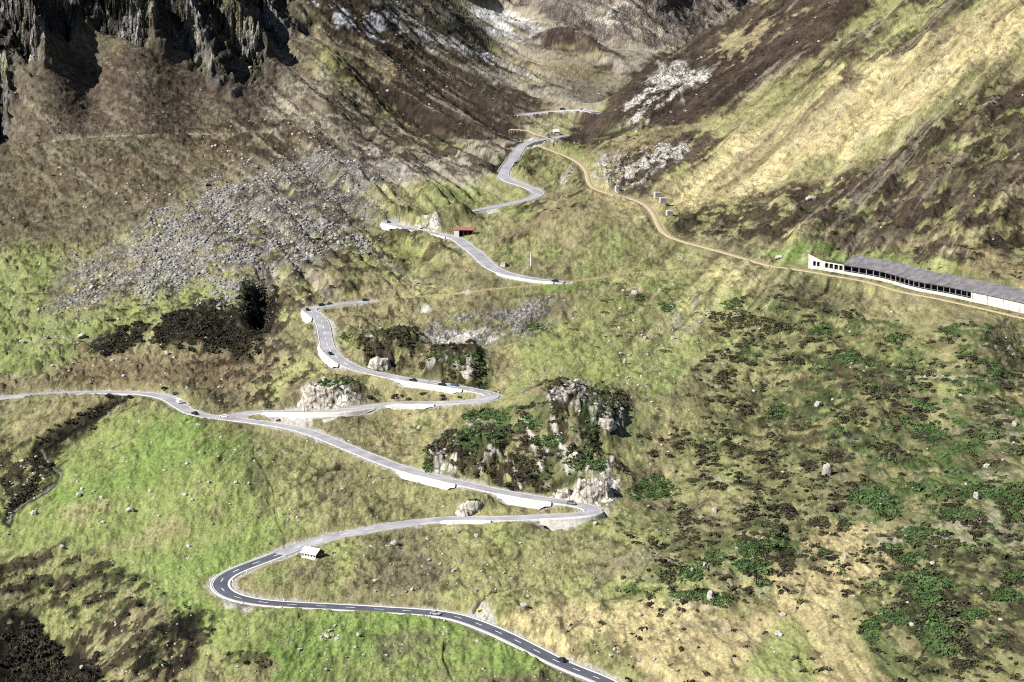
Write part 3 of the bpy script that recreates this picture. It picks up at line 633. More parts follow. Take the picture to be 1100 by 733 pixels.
# grain of the ground: tufts and bare spots
g = 1 + .24 * n_sm + .27 * n_ti + .10 * n_med
spk = sstep(.30, .62, fbm(M1 / 3.4, M2 / 1.7, 3, 441, .7) + .25 * n_med)
calm = np.clip(meadow, 0, 1); g = 1 + (g - 1) * (1 - .45 * calm)
ALB *= np.clip(g, .42, 1.7)[..., None].astype(np.float32)
scr = rocky * (1 - cliff)
ALB *= (1 + scr * .38 * fbm(M1 / 2.6, M2 / 1.9, 2, 451))[..., None].clip(.35, 1.7)
ALB *= (1 - (.48 * spk * (1 - rocky) * (1 - .5 * calm))[..., None])
tuft = sstep(.30, .5, fbm((M1f * .85 - M2f * .5) / 7, (M1f * .5 + M2f * .85) / 2.6, 4, 841, .65, 0.0)) * sstep(520, 420, PX) * sstep(300, 230, S) * (1 - cliff) * (1 - rocky)
rmix(tuft * .65, 'H'); Z += tuft * .9 * np.clip(near_d / 3, 0, 1)
# verge of gravel beside the roads
vg = sstep(2.4, .2, near_d + n_sm * 1.6 + n_med) * np.isin(rid, [keys.index(k) for k in ('main', 'branch', 'upper', 'top')])
rmix(vg * .75, 'GV')
vg2 = sstep(1.2, -.2, near_d + n_sm * .8) * np.isin(rid, [keys.index(k) for k in ('track', 'path', 'rail', 'lane', 'spur')])
rmix(vg2 * .7, 'S')
# heath stands a little proud of the grass
Z += (heath * (.55 + .5 * fbm(M1 / 2.4, M2 / 1.8, 2, 461)) * np.clip(near_d / 3, 0, 1)) * sstep(400, 600, Y)
Z += (scr * .9 * np.abs(fbm(M1 / 3.0, M2 / 2.4, 2, 471)) * np.clip(near_d / 3, 0, 1))
ALB = np.clip(ALB, .004, .8)

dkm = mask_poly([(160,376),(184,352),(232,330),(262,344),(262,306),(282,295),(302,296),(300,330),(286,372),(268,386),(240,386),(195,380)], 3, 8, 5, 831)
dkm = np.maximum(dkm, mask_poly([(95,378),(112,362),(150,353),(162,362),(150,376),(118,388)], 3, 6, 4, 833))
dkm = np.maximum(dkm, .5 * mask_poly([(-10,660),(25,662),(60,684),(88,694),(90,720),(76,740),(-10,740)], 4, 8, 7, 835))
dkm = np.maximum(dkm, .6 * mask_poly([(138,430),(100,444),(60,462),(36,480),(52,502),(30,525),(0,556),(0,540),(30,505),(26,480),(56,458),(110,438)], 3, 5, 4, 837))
# ------------------------------------------------------------------ helpers for objects
def tag(o, label=None, cat=None, group=None, kind=None):
    if label: o['label'] = label
    if cat: o['category'] = cat
    if group: o['group'] = group
    if kind: o['kind'] = kind
    return o
def mat(name, col, rough=.9, vary=.15, scale=1.0, bump_=0.0, metal=0.0, spec=.3, cracks=0.0):
    m = bpy.data.materials.new(name); m.use_nodes = True; nt = m.node_tree; b = nt.nodes['Principled BSDF']
    b.inputs['Roughness'].default_value = rough; b.inputs['Metallic'].default_value = metal; b.inputs['Specular IOR Level'].default_value = spec
    tc = nt.nodes.new('ShaderNodeTexCoord'); nz = nt.nodes.new('ShaderNodeTexNoise'); nz.inputs['Scale'].default_value = scale; nz.inputs['Detail'].default_value = 5
    nt.links.new(tc.outputs['Object'], nz.inputs['Vector'])
    rp = nt.nodes.new('ShaderNodeMapRange'); rp.inputs[1].default_value = .3; rp.inputs[2].default_value = .7; rp.inputs[3].default_value = 1 - vary; rp.inputs[4].default_value = 1 + vary
    nt.links.new(nz.outputs['Fac'], rp.inputs[0])
    mx = nt.nodes.new('ShaderNodeVectorMath'); mx.operation = 'SCALE'; mx.inputs[0].default_value = col[:3]
    nt.links.new(rp.outputs[0], mx.inputs['Scale']); nt.links.new(mx.outputs[0], b.inputs['Base Color'])
    if cracks:
        v3 = nt.nodes.new('ShaderNodeTexVoronoi'); v3.feature = 'DISTANCE_TO_EDGE'; v3.inputs['Scale'].default_value = cracks
        m3 = nt.nodes.new('ShaderNodeMapping'); m3.inputs['Scale'].default_value = (1, .8, .45); nt.links.new(tc.outputs['Object'], m3.inputs[0])
        ad = nt.nodes.new('ShaderNodeVectorMath'); ad.operation = 'MULTIPLY_ADD'; ad.inputs[1].default_value = (1.2, 1.2, 1.2); nt.links.new(nz.outputs['Color'], ad.inputs[0]); nt.links.new(m3.outputs[0], ad.inputs[2]); nt.links.new(ad.outputs[0], v3.inputs['Vector'])
        r3 = nt.nodes.new('ShaderNodeMapRange'); r3.inputs[2].default_value = .09; r3.inputs[3].default_value = .25; r3.inputs[4].default_value = 1.05; nt.links.new(v3.outputs['Distance'], r3.inputs[0])
        x3 = nt.nodes.new('ShaderNodeVectorMath'); x3.operation = 'SCALE'; nt.links.new(mx.outputs[0], x3.inputs[0]); nt.links.new(r3.outputs[0], x3.inputs['Scale']); nt.links.new(x3.outputs[0], b.inputs['Base Color'])
    if bump_:
        bp = nt.nodes.new('ShaderNodeBump'); bp.inputs['Distance'].default_value = bump_; bp.inputs['Strength'].default_value = .8
        nt.links.new(nz.outputs['Fac'], bp.inputs['Height']); nt.links.new(bp.outputs[0], b.inputs['Normal'])
    return m
def mesh_np(name, V, Fc, mats, parent=None, smooth_=False, attr=None):
    """V (n,3); Fc list of tuples or (m,k) array"""
    me = bpy.data.meshes.new(name)
    if isinstance(Fc, np.ndarray):
        k = Fc.shape[1]; me.vertices.add(len(V)); me.vertices.foreach_set('co', np.asarray(V, np.float32).ravel())
        me.loops.add(Fc.size); me.loops.foreach_set('vertex_index', Fc.astype(np.int32).ravel())
        me.polygons.add(len(Fc)); me.polygons.foreach_set('loop_start', (np.arange(len(Fc)) * k).astype(np.int32))
        me.update(calc_edges=True)
    else:
        me.from_pydata([tuple(map(float, v)) for v in V], [], Fc); me.update()
    if smooth_: me.polygons.foreach_set('use_smooth', np.ones(len(me.polygons), bool))
    for m in (mats if isinstance(mats, (list, tuple)) else [mats]): me.materials.append(m)
    o = bpy.data.objects.new(name, me); COL.objects.link(o)
    if parent: o.parent = parent
    return o
def empty(name, loc, rz=0):
    o = bpy.data.objects.new(name, None); COL.objects.link(o); o.location = loc; o.rotation_euler = (0, 0, rz); return o
class MB:
    def __init__(s): s.v = []; s.f = []
    def add(s, v, f):
        n0 = len(s.v); s.v += [tuple(p) for p in v]; s.f += [tuple(i + n0 for i in q) for q in f]; return s
    def box(s, x0, x1, y0, y1, z0, z1):
        return s.add([(x0,y0,z0),(x1,y0,z0),(x1,y1,z0),(x0,y1,z0),(x0,y0,z1),(x1,y0,z1),(x1,y1,z1),(x0,y1,z1)],
                     [(0,3,2,1),(4,5,6,7),(0,1,5,4),(1,2,6,5),(2,3,7,6),(3,0,4,7)])
    def hexa(s, p): return s.add(p, [(0,3,2,1),(4,5,6,7),(0,1,5,4),(1,2,6,5),(2,3,7,6),(3,0,4,7)])
    def build(s, name, m, parent=None): return mesh_np(name, s.v, s.f, m, parent)

# ------------------------------------------------------------------ terrain mesh
def ground_material():
    m = bpy.data.materials.new('ground'); m.use_nodes = True; nt = m.node_tree; N = nt.nodes.new; L = nt.links.new
    b = nt.nodes['Principled BSDF']; b.inputs['Roughness'].default_value = .95; b.inputs['Specular IOR Level'].default_value = .03
    at = N('ShaderNodeAttribute'); at.attribute_name = 'soil'; a2 = N('ShaderNodeAttribute'); a2.attribute_name = 'cover'
    tc = N('ShaderNodeTexCoord'); mp = N('ShaderNodeMapping'); mp.inputs['Scale'].default_value = (1, .45, 1.2); L(tc.outputs['Object'], mp.inputs[0])
    n1 = N('ShaderNodeTexNoise'); n1.inputs['Scale'].default_value = .9; n1.inputs['Detail'].default_value = 8; n1.inputs['Roughness'].default_value = .72; L(mp.outputs[0], n1.inputs['Vector'])
    n2 = N('ShaderNodeTexVoronoi'); n2.inputs['Scale'].default_value = .42; L(mp.outputs[0], n2.inputs['Vector'])
    r1 = N('ShaderNodeMapRange'); r1.inputs[1].default_value = .3; r1.inputs[2].default_value = .7; r1.inputs[3].default_value = .5; r1.inputs[4].default_value = 1.5; L(n1.outputs['Fac'], r1.inputs[0])
    hs = N('ShaderNodeVectorMath'); hs.operation = 'SCALE'; L(at.outputs['Color'], hs.inputs[0]); L(r1.outputs[0], hs.inputs['Scale'])
    sp = N('ShaderNodeSeparateColor'); L(a2.outputs['Color'], sp.inputs[0])
    m3 = N('ShaderNodeMapping'); m3.inputs['Scale'].default_value = (1, .5, .6); m3.inputs['Rotation'].default_value = (0, .35, 0); L(tc.outputs['Object'], m3.inputs[0])
    v3 = N('ShaderNodeTexVoronoi'); v3.feature = 'DISTANCE_TO_EDGE'; v3.inputs['Scale'].default_value = .3; L(m3.outputs[0], v3.inputs['Vector'])
    r3 = N('ShaderNodeMapRange'); r3.inputs[1].default_value = .0; r3.inputs[2].default_value = .14; r3.inputs[3].default_value = .25; r3.inputs[4].default_value = 1.1; L(v3.outputs['Distance'], r3.inputs[0])
    x3 = N('ShaderNodeMix'); x3.inputs['A'].default_value = 1.0; L(sp.outputs[1], x3.inputs['Factor']); L(r3.outputs[0], x3.inputs['B'])
    h3_ = N('ShaderNodeVectorMath'); h3_.operation = 'SCALE'; L(hs.outputs[0], h3_.inputs[0]); L(x3.outputs['Result'], h3_.inputs['Scale']); L(h3_.outputs[0], b.inputs['Base Color'])
    hd = N('ShaderNodeMath'); hd.operation = 'MULTIPLY_ADD'; L(n2.outputs['Distance'], hd.inputs[0]); L(sp.outputs[1], hd.inputs[1]); L(n1.outputs['Fac'], hd.inputs[2])
    bp = N('ShaderNodeBump'); bp.inputs['Distance'].default_value = 1.3; bp.inputs['Strength'].default_value = .75
    L(hd.outputs[0], bp.inputs['Height']); L(bp.outputs[0], b.inputs['Normal'])
    return m
jut = cliff * (fbm(M1 / 9, Z / 8, 4, 701, .6) * 8 + ridged(M1 / 5 + Z / 14, Z / 11, 3, 703) * 3.0) + (rockm * .5 + knollm * .6) * (fbm(M1 / 4, Z / 3.2, 4, 705, .6) * 2.2) + far_m * fbm(M1 / 30, Z / 22, 4, 707) * 8
V = np.stack([X, Y - jut * (near_d > 1), Z], -1).reshape(-1, 3)
idx = np.arange(NR * NCOL).reshape(NR, NCOL)
Fq = np.stack([idx[:-1, :-1], idx[:-1, 1:], idx[1:, 1:], idx[1:, :-1]], -1).reshape(-1, 4)
ter = mesh_np('ground', V, Fq, ground_material(), smooth_=True); tag(ter, kind='structure')
def setattr_col(me, name, arr):
    a = me.attributes.new(name, 'FLOAT_COLOR', 'POINT'); c = np.ones((len(me.vertices), 4), np.float32); c[:, :arr.shape[1]] = arr
    a.data.foreach_set('color', c.ravel())
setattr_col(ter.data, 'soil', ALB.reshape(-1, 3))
setattr_col(ter.data, 'cover', np.stack([heath, rocky, cliff], -1).reshape(-1, 3).astype(np.float32))
print('terrain', len(V), time.time() - T0)

# ------------------------------------------------------------------ road surfaces
def offset(P, d):
    t = np.gradient(P[:, :2], axis=0); t /= np.linalg.norm(t, axis=1)[:, None] + 1e-9
    nrm = np.stack([-t[:, 1], t[:, 0]], 1); Q = P.copy(); Q[:, :2] += nrm * d; return Q
def ribbon(name, P, offs, m, zoff=0.0, kind='structure'):
    """strip with cross-section offs [(lateral, dz)]"""
    rows = [offset(P, o) + np.array([0, 0, dz + zoff]) for o, dz in offs]
    k = len(rows); n_ = len(P); Vv = np.stack(rows, 1).reshape(-1, 3)
    i = np.arange(n_ * k).reshape(n_, k)
    Fv = np.stack([i[:-1, :-1], i[1:, :-1], i[1:, 1:], i[:-1, 1:]], -1).reshape(-1, 4)[:, ::-1]
    o = mesh_np(name, Vv, np.ascontiguousarray(Fv), m)
    if kind: tag(o, kind=kind)
    return o
M = dict(
 asph=mat('dark_asphalt', lin((92,96,106)) * .46, .85, .28, .15), asph2=mat('worn_asphalt', lin((176,174,178)) * .46, .9, .26, .12),
 conc=mat('pale_kerb', lin((214,206,198)) * .5, .9, .12, .5), conc2=mat('grey_kerb', lin((196,192,188)) * .48, .9, .2, .4), wall=mat('wall_stone', lin((222,216,206)) * .48, .9, .24, .6, .25),
 grav=mat('gravel', lin((190,172,138)) * .48, .95, .2, 1.2, .05), paint=mat('road_paint', (.75,.75,.73), .7, .05), rail=mat('rusty_rail', (.12,.08,.06), .6, .1),
 steel=mat('steel', (.35,.36,.38), .5, .1, 2, metal=.6))
def sect(P, a, b): return P[max(0, a):b + 1]
cut = nearest(PA, 300, 597)
for nm, P, m, hw, sh in (('road', PA[:cut + 1], M['asph'], 3.4, 1.0), ('road', PA[cut:], M['asph2'], 3.5, 1.0), ('road', PC, M['asph2'], 3.7, .9), ('road', PD, M['asph2'], 4.0, 1.0), ('road', PE, M['asph2'], 4.5, .8)):
    ribbon(nm, P, [(-hw, 0), (-hw * .5, .05), (0, .08), (hw * .5, .05), (hw, 0)], m, .03)
    for s_ in (-1, 1):
        kw = 1.0 if m is M['asph'] else .5; a, b = s_ * hw, s_ * (hw + sh * .9 * kw)
        ribbon('road_kerb', P, sorted([(a, -.02), (a + s_ * .02, .13), (b, .13), (b + s_ * .25, -1.0)], key=lambda q: q[0]), M['conc'] if kw == 1 else M['conc2'], .03)
for P, hw in ((PT, 1.7), (PJ, 1.7), (PG, 1.0)):
    ribbon('path', P, [(-hw - .6, -.5), (-hw, 0), (0, .06), (hw, 0), (hw + .6, -.5)], M['grav'], .04)
for P, lo, hi in ((PA, 0, cut + 20), (PC, 0, 10 ** 6)):              # dashed centre lines
    P = P[lo:hi]; vv, ff = [], []
    Q = resample(P, 1.0); Lq, Rq = offset(Q, .11), offset(Q, -.11)
    for i in range(2, len(Q) - 6, 12):
        for k in range(i, i + 4):
            a = len(vv); vv += [Lq[k] + (0,0,.135), Lq[k + 1] + (0,0,.135), Rq[k + 1] + (0,0,.135), Rq[k] + (0,0,.135)]; ff.append((a, a + 3, a + 2, a + 1))
    tag(mesh_np('lane_marking', vv, ff, M['paint']), kind='structure')
for s_ in (-1, 1): ribbon('lane_marking', PA[:cut + 1], [(s_ * 3.2 - .09, .02), (s_ * 3.2 + .09, .02)], M['paint'], .06)

# retaining walls: coping over a battered face
for w, (a, b, sd_) in zip(WALLS, wallsides):
    P = ROADS[w[0]]['P'][a:b + 1]; o = ROADS[w[0]]; e = (o['hw'] + o['sh'] + .15) * sd_
    if len(P) < 3: print('short wall', w[6], len(P)); continue
    h = w[4] + 1.6; n_ = len(P); fade_ = np.clip(np.minimum(np.arange(n_), np.arange(n_)[::-1]) / 3.0, .25, 1)
    nz = vnoise(np.arange(n_) * .8, np.zeros(n_), 5) * .15
    rows = []
    for lat, dz in ((-.25, -h), (-.25, w[5]), (.25, w[5]), (.32, -.5), (.32 + .12 * h, -h)):
        q = offset(P, e + sd_ * lat); q[:, 2] += (dz * fade_ if dz < -1 else dz) + (nz if dz > 0 else 0); rows.append(q)
    k = 5; Vv = np.stack(rows, 1).reshape(-1, 3); i = np.arange(n_ * k).reshape(n_, k)
    Fv = np.stack([i[:-1, :-1], i[1:, :-1], i[1:, 1:], i[:-1, 1:]], -1).reshape(-1, 4)
    if sd_ > 0: pass
    else: Fv = Fv[:, ::-1]
    ob = mesh_np('retaining_wall', Vv, np.ascontiguousarray(Fv), M['wall']); tag(ob, w[6], 'wall', 'stone walls along the pass road')
print('roads built', time.time() - T0)
#@@OBJECTS@@
# ------------------------------------------------------------------ things
import bmesh
M.update(
 rock=mat('pale_rock', lin((190,184,172)) * .48, .92, .34, .8, .35), rockg=mat('grey_rock', lin((148,144,140)) * .46, .92, .5, .12, .3),
 face=mat('cliff_rock', lin((205,196,182)) * .48, .92, .45, .3, .9, cracks=.45),
 gdark=mat('heath_leaf', lin((66,62,42)) * .46, .95, .5, .08), ggreen=mat('pine_leaf', lin((90,116,64)) * .46, .95, .5, .12), ggreen2=mat('pine_leaf_dark', lin((62,92,44)) * .46, .95, .4, .4), golive=mat('olive_leaf', lin((94,98,58)) * .46, .95, .45, .12),
 concrete=mat('gallery_concrete', lin((226,218,208)) * .48, .9, .30, .35, .05), roofgrey=mat('roof_boards', lin((128,124,126)) * .42, .8, .38, .25, .05),
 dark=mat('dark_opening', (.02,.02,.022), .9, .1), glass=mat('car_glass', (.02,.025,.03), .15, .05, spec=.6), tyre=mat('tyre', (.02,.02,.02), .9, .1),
 lamp=mat('lamp', (.7,.7,.68), .3, .02), whitepaint=mat('white_car_paint', (.72,.72,.72), .35, .03, spec=.5), blackpaint=mat('black_car_paint', (.012,.012,.014), .3, .03, spec=.5),
 silverpaint=mat('silver_car_paint', (.36,.37,.38), .35, .03, metal=.4), bluepaint=mat('blue_car_paint', (.03,.06,.12), .35, .03, spec=.5), greypaint=mat('grey_car_paint', (.10,.115,.12), .35, .03, spec=.5),
 wood=mat('dark_wood', (.05,.035,.025), .9, .25, 2), slate=mat('pale_roof', lin((238,232,230)) * .55, .7, .1, 1.2, .03), redroof=mat('red_roof', lin((172,104,98)) * .46, .7, .15, 1.5),
 plaster=mat('white_plaster', lin((232,226,214)) * .5, .9, .1, .8), yellow=mat('yellow_plastic', (.42,.34,.03), .5, .05), post=mat('marker_white', (.7,.7,.68), .6, .04))

def ground_pt(px, py):
    x, y, z, s = hit(px, py); return x, y, z
def norm_slope(x, y):
    return math.atan2(zat(x + 3, y) - zat(x - 3, y), 6), math.atan2(zat(x, y + 4) - zat(x, y - 4), 8)

# --- rocks
def rock_mesh(seed, sub, sx, sy, sz, rough=.35, frac=2.2):
    bm = bmesh.new(); bmesh.ops.create_icosphere(bm, subdivisions=sub, radius=1)
    v = np.array([q.co[:] for q in bm.verts]); f = [tuple(w_.index for w_ in q.verts) for q in bm.faces]; bm.free()
    a = fbm(v[:, 0] * frac + seed * 3.1 + v[:, 2] * 1.3, v[:, 1] * frac + seed * 1.7 - v[:, 2], 3, seed % 17)
    b_ = vnoise(v[:, 0] * 1.1 + seed, v[:, 2] * 1.1 + v[:, 1] + seed, 3)
    r = 1 + rough * a + rough * .8 * b_
    v = v * r[:, None]; v = np.sign(v) * np.abs(v) ** .82
    v *= (sx, sy, sz); return v, np.array(f)
protos_rock = [rock_mesh(k, 1 if k % 2 else 2, 1, .9, .75, .4) for k in range(8)]
def rock_thing(name, px, py, wpx, hpx, label, group=None, m='rock', cat='boulder', seed=0, lean=0):
    x, y, z = ground_pt(px, py + hpx * .35); k = y / F
    v, f = rock_mesh(seed + 3, 3 if wpx > 4 else 2, wpx * k * .5, wpx * k * .45, hpx * k * .62, .38)
    v[:, 0] += lean * v[:, 2]
    o = mesh_np(name, v, f, M[m]); o.location = (x, y, z + hpx * k * .22); o.rotation_euler = (0, 0, seed * 1.3); tag(o, label, cat, group)
    return o
NOTABLE = [
 (888,505,9,16,'upright pale boulder standing among dark shrubs on the right slope'),
 (1049,533,7,9,'tilted pale boulder in the bright green patch at the far right'),
 (768,548,5,8,'small upright pale rock at the left edge of the shrubs'),
 (946,542,3,5,'slim pale stone below the long terrace line on the right slope'),
 (671,388,4,9,'tall narrow white rock alone in the meadow above the dark knoll'),
 (693,363,5,4,'pale block in the meadow above the big knoll'),
 (723,363,5,4,'pale block furthest right in the meadow above the big knoll'),
 (682,315,7,5,'flat pale rock under the thin bench path'),
 (657,704,6,4,'white boulder in the straw grass near the bottom road'),
 (660,697,4,4,'small pale stone just above the white boulder in the straw grass'),
 (668,440,5,4,'small white rock on the grass right of the knoll'),
 (85,531,8,4,'broad pale boulder at the left edge of the bright meadow'),
 (140,547,9,5,'largest white boulder in the middle of the left meadow'),
 (37,551,7,5,'pale boulder above the stream bed at the left edge'),
 (199,531,7,3,'flat white boulder upper right in the left meadow'),
 (67,587,5,4,'white stone above the dark heath on the left'),
 (88,361,10,5,'grey boulder above the brown patch on the far left'),
 (24,367,7,3,'flat grey boulder at the far left below the boulder field'),
 (99,308,6,4,'grey boulder beside the tail of the boulder field'),
 (56,393,5,3,'white stone on the green strip at the left'),
 (424,583,9,5,'pale flat boulder in the grass inside the lower bend'),
 (512,575,5,4,'white boulder below the lower road, right of centre'),
 (640,562,6,4,'pale stone right under the bend wall'),
 (839,682,6,4,'pale block where the straw slope meets the green gully'),
 (842,660,7,5,'pair-like grey block above the green gully'),
 (836,680,9,5,'long pale slab beside the green gully'),
 (764,640,8,14,'white rock rib in the green shrub at the left of the slope'),
 (757,607,5,8,'narrow white rock beside the round green shrub'),
 (744,613,7,5,'white rock at the foot of the green shrubs'),
 (908,598,4,6,'small pale rock above the straw hollow'),
 (1002,605,7,4,'flat white slab on the upper edge of the straw hollow'),
 (1090,455,6,7,'pale rock at the right edge of the photo'),
 (879,434,8,6,'white rock in the dark heath of the right slope'),
 (810,420,5,3,'small pale rock in the heath left of the white rock'),
 (563,650,8,4,'long pale boulder in the grass above the bottom road'),
 (88,716,5,4,'white stone at the edge of the dark hollow bottom left'),
 (335,678,0,0,''),
 (1060,500,8,4,'grey rock above the bright green patch'),
 (838,276,9,4,'pale rock on the green bank left of the gallery'),
 (870,248,0,0,''),(871,213,12,6,'pale grey outcrop stone in the heath high above the gallery'),
]
for i, (px, py, wp, hp, lb) in enumerate(NOTABLE):
    if wp: rock_thing('boulder', px, py, wp, hp, lb, None, 'rock', 'boulder', i)
# fields of smaller boulders, each its own
def in_poly(pts, rng):
    p = np.array(pts); lo, hi = p.min(0), p.max(0)
    while True:
        q = lo + (hi - lo) * rng.random(2); ins = False
        for i in range(len(p)):
            a, b = p[i], p[(i + 1) % len(p)]
            if (a[1] > q[1]) != (b[1] > q[1]) and q[0] < (b[0] - a[0]) * (q[1] - a[1]) / (b[1] - a[1]) + a[0]: ins = not ins
        if ins: return q
def road_clear(px, py, r=1.5):
    x, y, z = ground_pt(px, py); j = col_of(x / y); k = int(np.searchsorted(Y[:, j], y)); k = min(k, NR - 1)
    return near_d[k, j] > r
rg = np.random.default_rng(5)
rock_meshes = []
for q, (v, f) in enumerate(protos_rock):
    me = bpy.data.meshes.new('boulder'); me.from_pydata([tuple(p) for p in v], [], [tuple(int(t) for t in w_) for w_ in f]); me.materials.append(M['rock'] if q < 6 else M['rockg']); rock_meshes.append(me)
FIELDS = [
 (34,[(100,480),(240,470),(270,560),(200,620),(60,590)],'small pale stone lying in the green meadow on the left','stones of the left meadow',(1.0,2.2)),
 (34,[(380,575),(520,565),(600,600),(540,650),(400,640),(340,600)],'small pale stone in the grass between the two lower road legs','stones between the lower road legs',(1.0,2.2)),
 (22,[(240,665),(360,670),(470,690),(480,733),(250,733)],'small white stone in the grass below the bottom road','stones below the bottom road',(.8,1.8)),
 (12,[(342,680),(364,675),(368,688),(345,690)],'white stone in the small rock heap below the bottom road','heap of stones below the bottom road',(1.2,2.2)),
 (24,[(0,500),(60,480),(50,540),(0,600)],'small pale stone near the stream bed at the left edge','stones along the stream bed',(1.0,2.0)),
 (26,[(660,330),(760,330),(750,400),(700,470),(660,420)],'small pale stone on the grass above and right of the knoll','stones on the middle slope',(1.0,2.4)),
 (26,[(60,340),(260,330),(240,420),(40,410)],'small grey stone on the grass below the boulder field','stones below the boulder field',(1.2,3.0)),
 (20,[(600,640),(740,640),(720,733),(650,720)],'small pale stone in the straw grass right of the bottom road','stones in the straw grass',(.7,1.5)),
 (24,[(720,480),(1100,400),(1100,700),(760,640)],'small pale stone among the shrubs on the right slope','stones among the right-hand shrubs',(.9,2.0)),
]
for cnt, poly, lb, gp, (s0, s1) in FIELDS:
    k = 0
    while k < cnt:
        px, py = in_poly(poly, rg)
        if not road_clear(px, py): continue
        k += 1; x, y, z = ground_pt(px, py); sc = s0 + (s1 - s0) * rg.random() ** 2.2
        o = bpy.data.objects.new('boulder', rock_meshes[int(rg.integers(0, 8))]); COL.objects.link(o)
        o.location = (x, y, z + .12 * sc); o.scale = (sc * .62, sc * .6, sc * .55); o.rotation_euler = (rg.normal() * .3, rg.normal() * .3, rg.random() * 6.3); tag(o, lb, 'boulder', gp)
# --- uncounted stone and scrub, baked into one mesh each
def bake(name, protos, pts, scl, mats, midx=None, squash=None, tilt_=.3, seed=3):
    r = np.random.default_rng(seed); Vs, Fs, Ms, off = [], [], [], 0
    groups = r.integers(0, len(protos), len(pts))
    for g, (v, f) in enumerate(protos):
        ids = np.where(groups == g)[0]
        if len(ids) == 0: continue
        a = r.random(len(ids)) * 6.283; c, s_ = np.cos(a), np.sin(a); t = r.normal(size=len(ids)) * tilt_
        vx = v[None, :, 0] * c[:, None] - v[None, :, 1] * s_[:, None]; vy = v[None, :, 0] * s_[:, None] + v[None, :, 1] * c[:, None]; vz = np.repeat(v[None, :, 2], len(ids), 0)
        vz = vz + vx * t[:, None]
        Vv = np.stack([vx, vy, vz], -1) * scl[ids][:, None, None]
        Vv += pts[ids][:, None, :]
        n_, m_ = len(ids), len(v)
        Ff = f[None] + (np.arange(n_) * m_)[:, None, None] + off
        Vs.append(Vv.reshape(-1, 3)); Fs.append(Ff.reshape(-1, f.shape[1])); off += n_ * m_
        if midx is not None: Ms.append(np.repeat(midx[ids], len(f)))
    o = mesh_np(name, np.concatenate(Vs), np.concatenate(Fs), mats)
    if midx is not None: o.data.polygons.foreach_set('material_index', np.concatenate(Ms).astype(np.int32))
    return o
def sample(weight, n_, rng_):
    w_ = (weight * (near_d > 1.5) * (np.abs(PX - 550) < 620) * (Y < 3600) * (Y > 560)).ravel().astype(np.float64); cs = np.cumsum(w_); cs /= cs[-1]
    k = np.searchsorted(cs, rng_.random(n_)); jj = k % NCOL; ii = k // NCOL
    return ii, jj, np.stack([X[ii, jj], Y[ii, jj], Z[ii, jj]], -1)
small_rocks = [rock_mesh(20 + k, 1, 1, .9, .7, .5) for k in range(6)]
kmask = mask_poly([(50,330),(75,285),(130,262),(180,225),(230,205),(290,176),(360,166),(400,188),(405,232),(350,285),(300,300),(220,310),(150,318),(95,330),(62,350)], 22, 18, 22, 501)
ii, jj, pts = sample(kmask * (.06 + sstep(-.15, .5, n_med + n_big + .5 * n_sm)) * (.25 + sstep(120, 260, PX)), 25000, rg)
sc = (.30 + 1.9 * rg.random(len(pts)) ** 6.5) * (.5 + .6 * rg.random(len(pts)))
pts[:, 2] += .1 * sc
tag(bake('boulder_field', small_rocks, pts, sc, [M['rockg'], M['rock']], (rg.random(len(pts)) < .10).astype(int)), 'broad grey field of tumbled boulders below the dark cliffs', 'boulder field', kind='stuff')
k2 = np.zeros(S.shape, np.float32)
k2 += .9 * mask_poly([(375,165),(480,175),(480,200),(400,212)], 6, 8, 5, 503) + .08 * mask_poly([(300,90),(420,60),(560,90),(600,110),(540,150),(400,150)], 10, 20, 12, 505) + .30 * mask_poly([(600,150),(760,40),(760,120),(700,160),(640,200)], 8, 8, 6, 507)
k2 += .35 * mask_poly([(40,250),(300,120),(400,170),(260,320),(40,340)], 10, 10, 6, 509) + .12 * (PX > 0) * sstep(900, 600, PX) * sstep(120, 300, S) + .06
k2 += 1.2 * mask_poly([(480,350),(740,310),(640,520),(460,520)], 20, 10, 6, 511) * .2
ii, jj, pts = sample(k2 * (.15 + sstep(.1, .6, fbm(M1 / 18, M2 / 12, 3, 513))), 3800, rg)
sc = (.28 + 1.0 * rg.random(len(pts)) ** 4) * np.clip(pts[:, 1] / 1100, .8, 2.2)
tag(bake('scattered_stones', small_rocks, pts, sc, [M['rock'], M['rockg']], (rg.random(len(pts)) < .4).astype(int), seed=9), 'loose pale stones strewn thinly over the grass slopes', 'stones', kind='stuff')

# --- shrubs: a low dome of leaf-sized faces on a short stem
def leaf_dome(seed, n_, r=1.0, h=.62, leaf=.2):
    g = np.random.default_rng(seed); V_, F_ = [], []
    lobes = [(g.normal() * .38, g.normal() * .32, .55 + .35 * g.random()) for _ in range(4)]
    for i in range(n_):
        lx, ly, lr = lobes[i % 4]; a = g.random() * 6.283; e = math.acos(1 - g.random() * .98); rr = lr * (.72 + .3 * g.random())
        c = np.array([lx + rr * math.sin(e) * math.cos(a), ly + rr * math.sin(e) * math.sin(a), rr * math.cos(e) * h / .62 * .8])
        nrm = np.array([math.sin(e) * math.cos(a), math.sin(e) * math.sin(a), math.cos(e)]) + g.normal(size=3) * .45; nrm /= np.linalg.norm(nrm)
        t1 = np.cross(nrm, (0, 0, 1.0) if abs(nrm[2]) < .9 else (1.0, 0, 0)); t1 /= np.linalg.norm(t1); t2 = np.cross(nrm, t1)
        b_ = g.random() * 3; u1 = t1 * math.cos(b_) + t2 * math.sin(b_); u2 = np.cross(nrm, u1); L_ = leaf * (.6 + .8 * g.random())
        k = len(V_); V_ += [c + u1 * L_, c + u2 * L_ * .7, c - u1 * L_, c - u2 * L_ * .7]; F_.append((k, k + 1, k + 2, k + 3))
    return np.array(V_), np.array(F_)
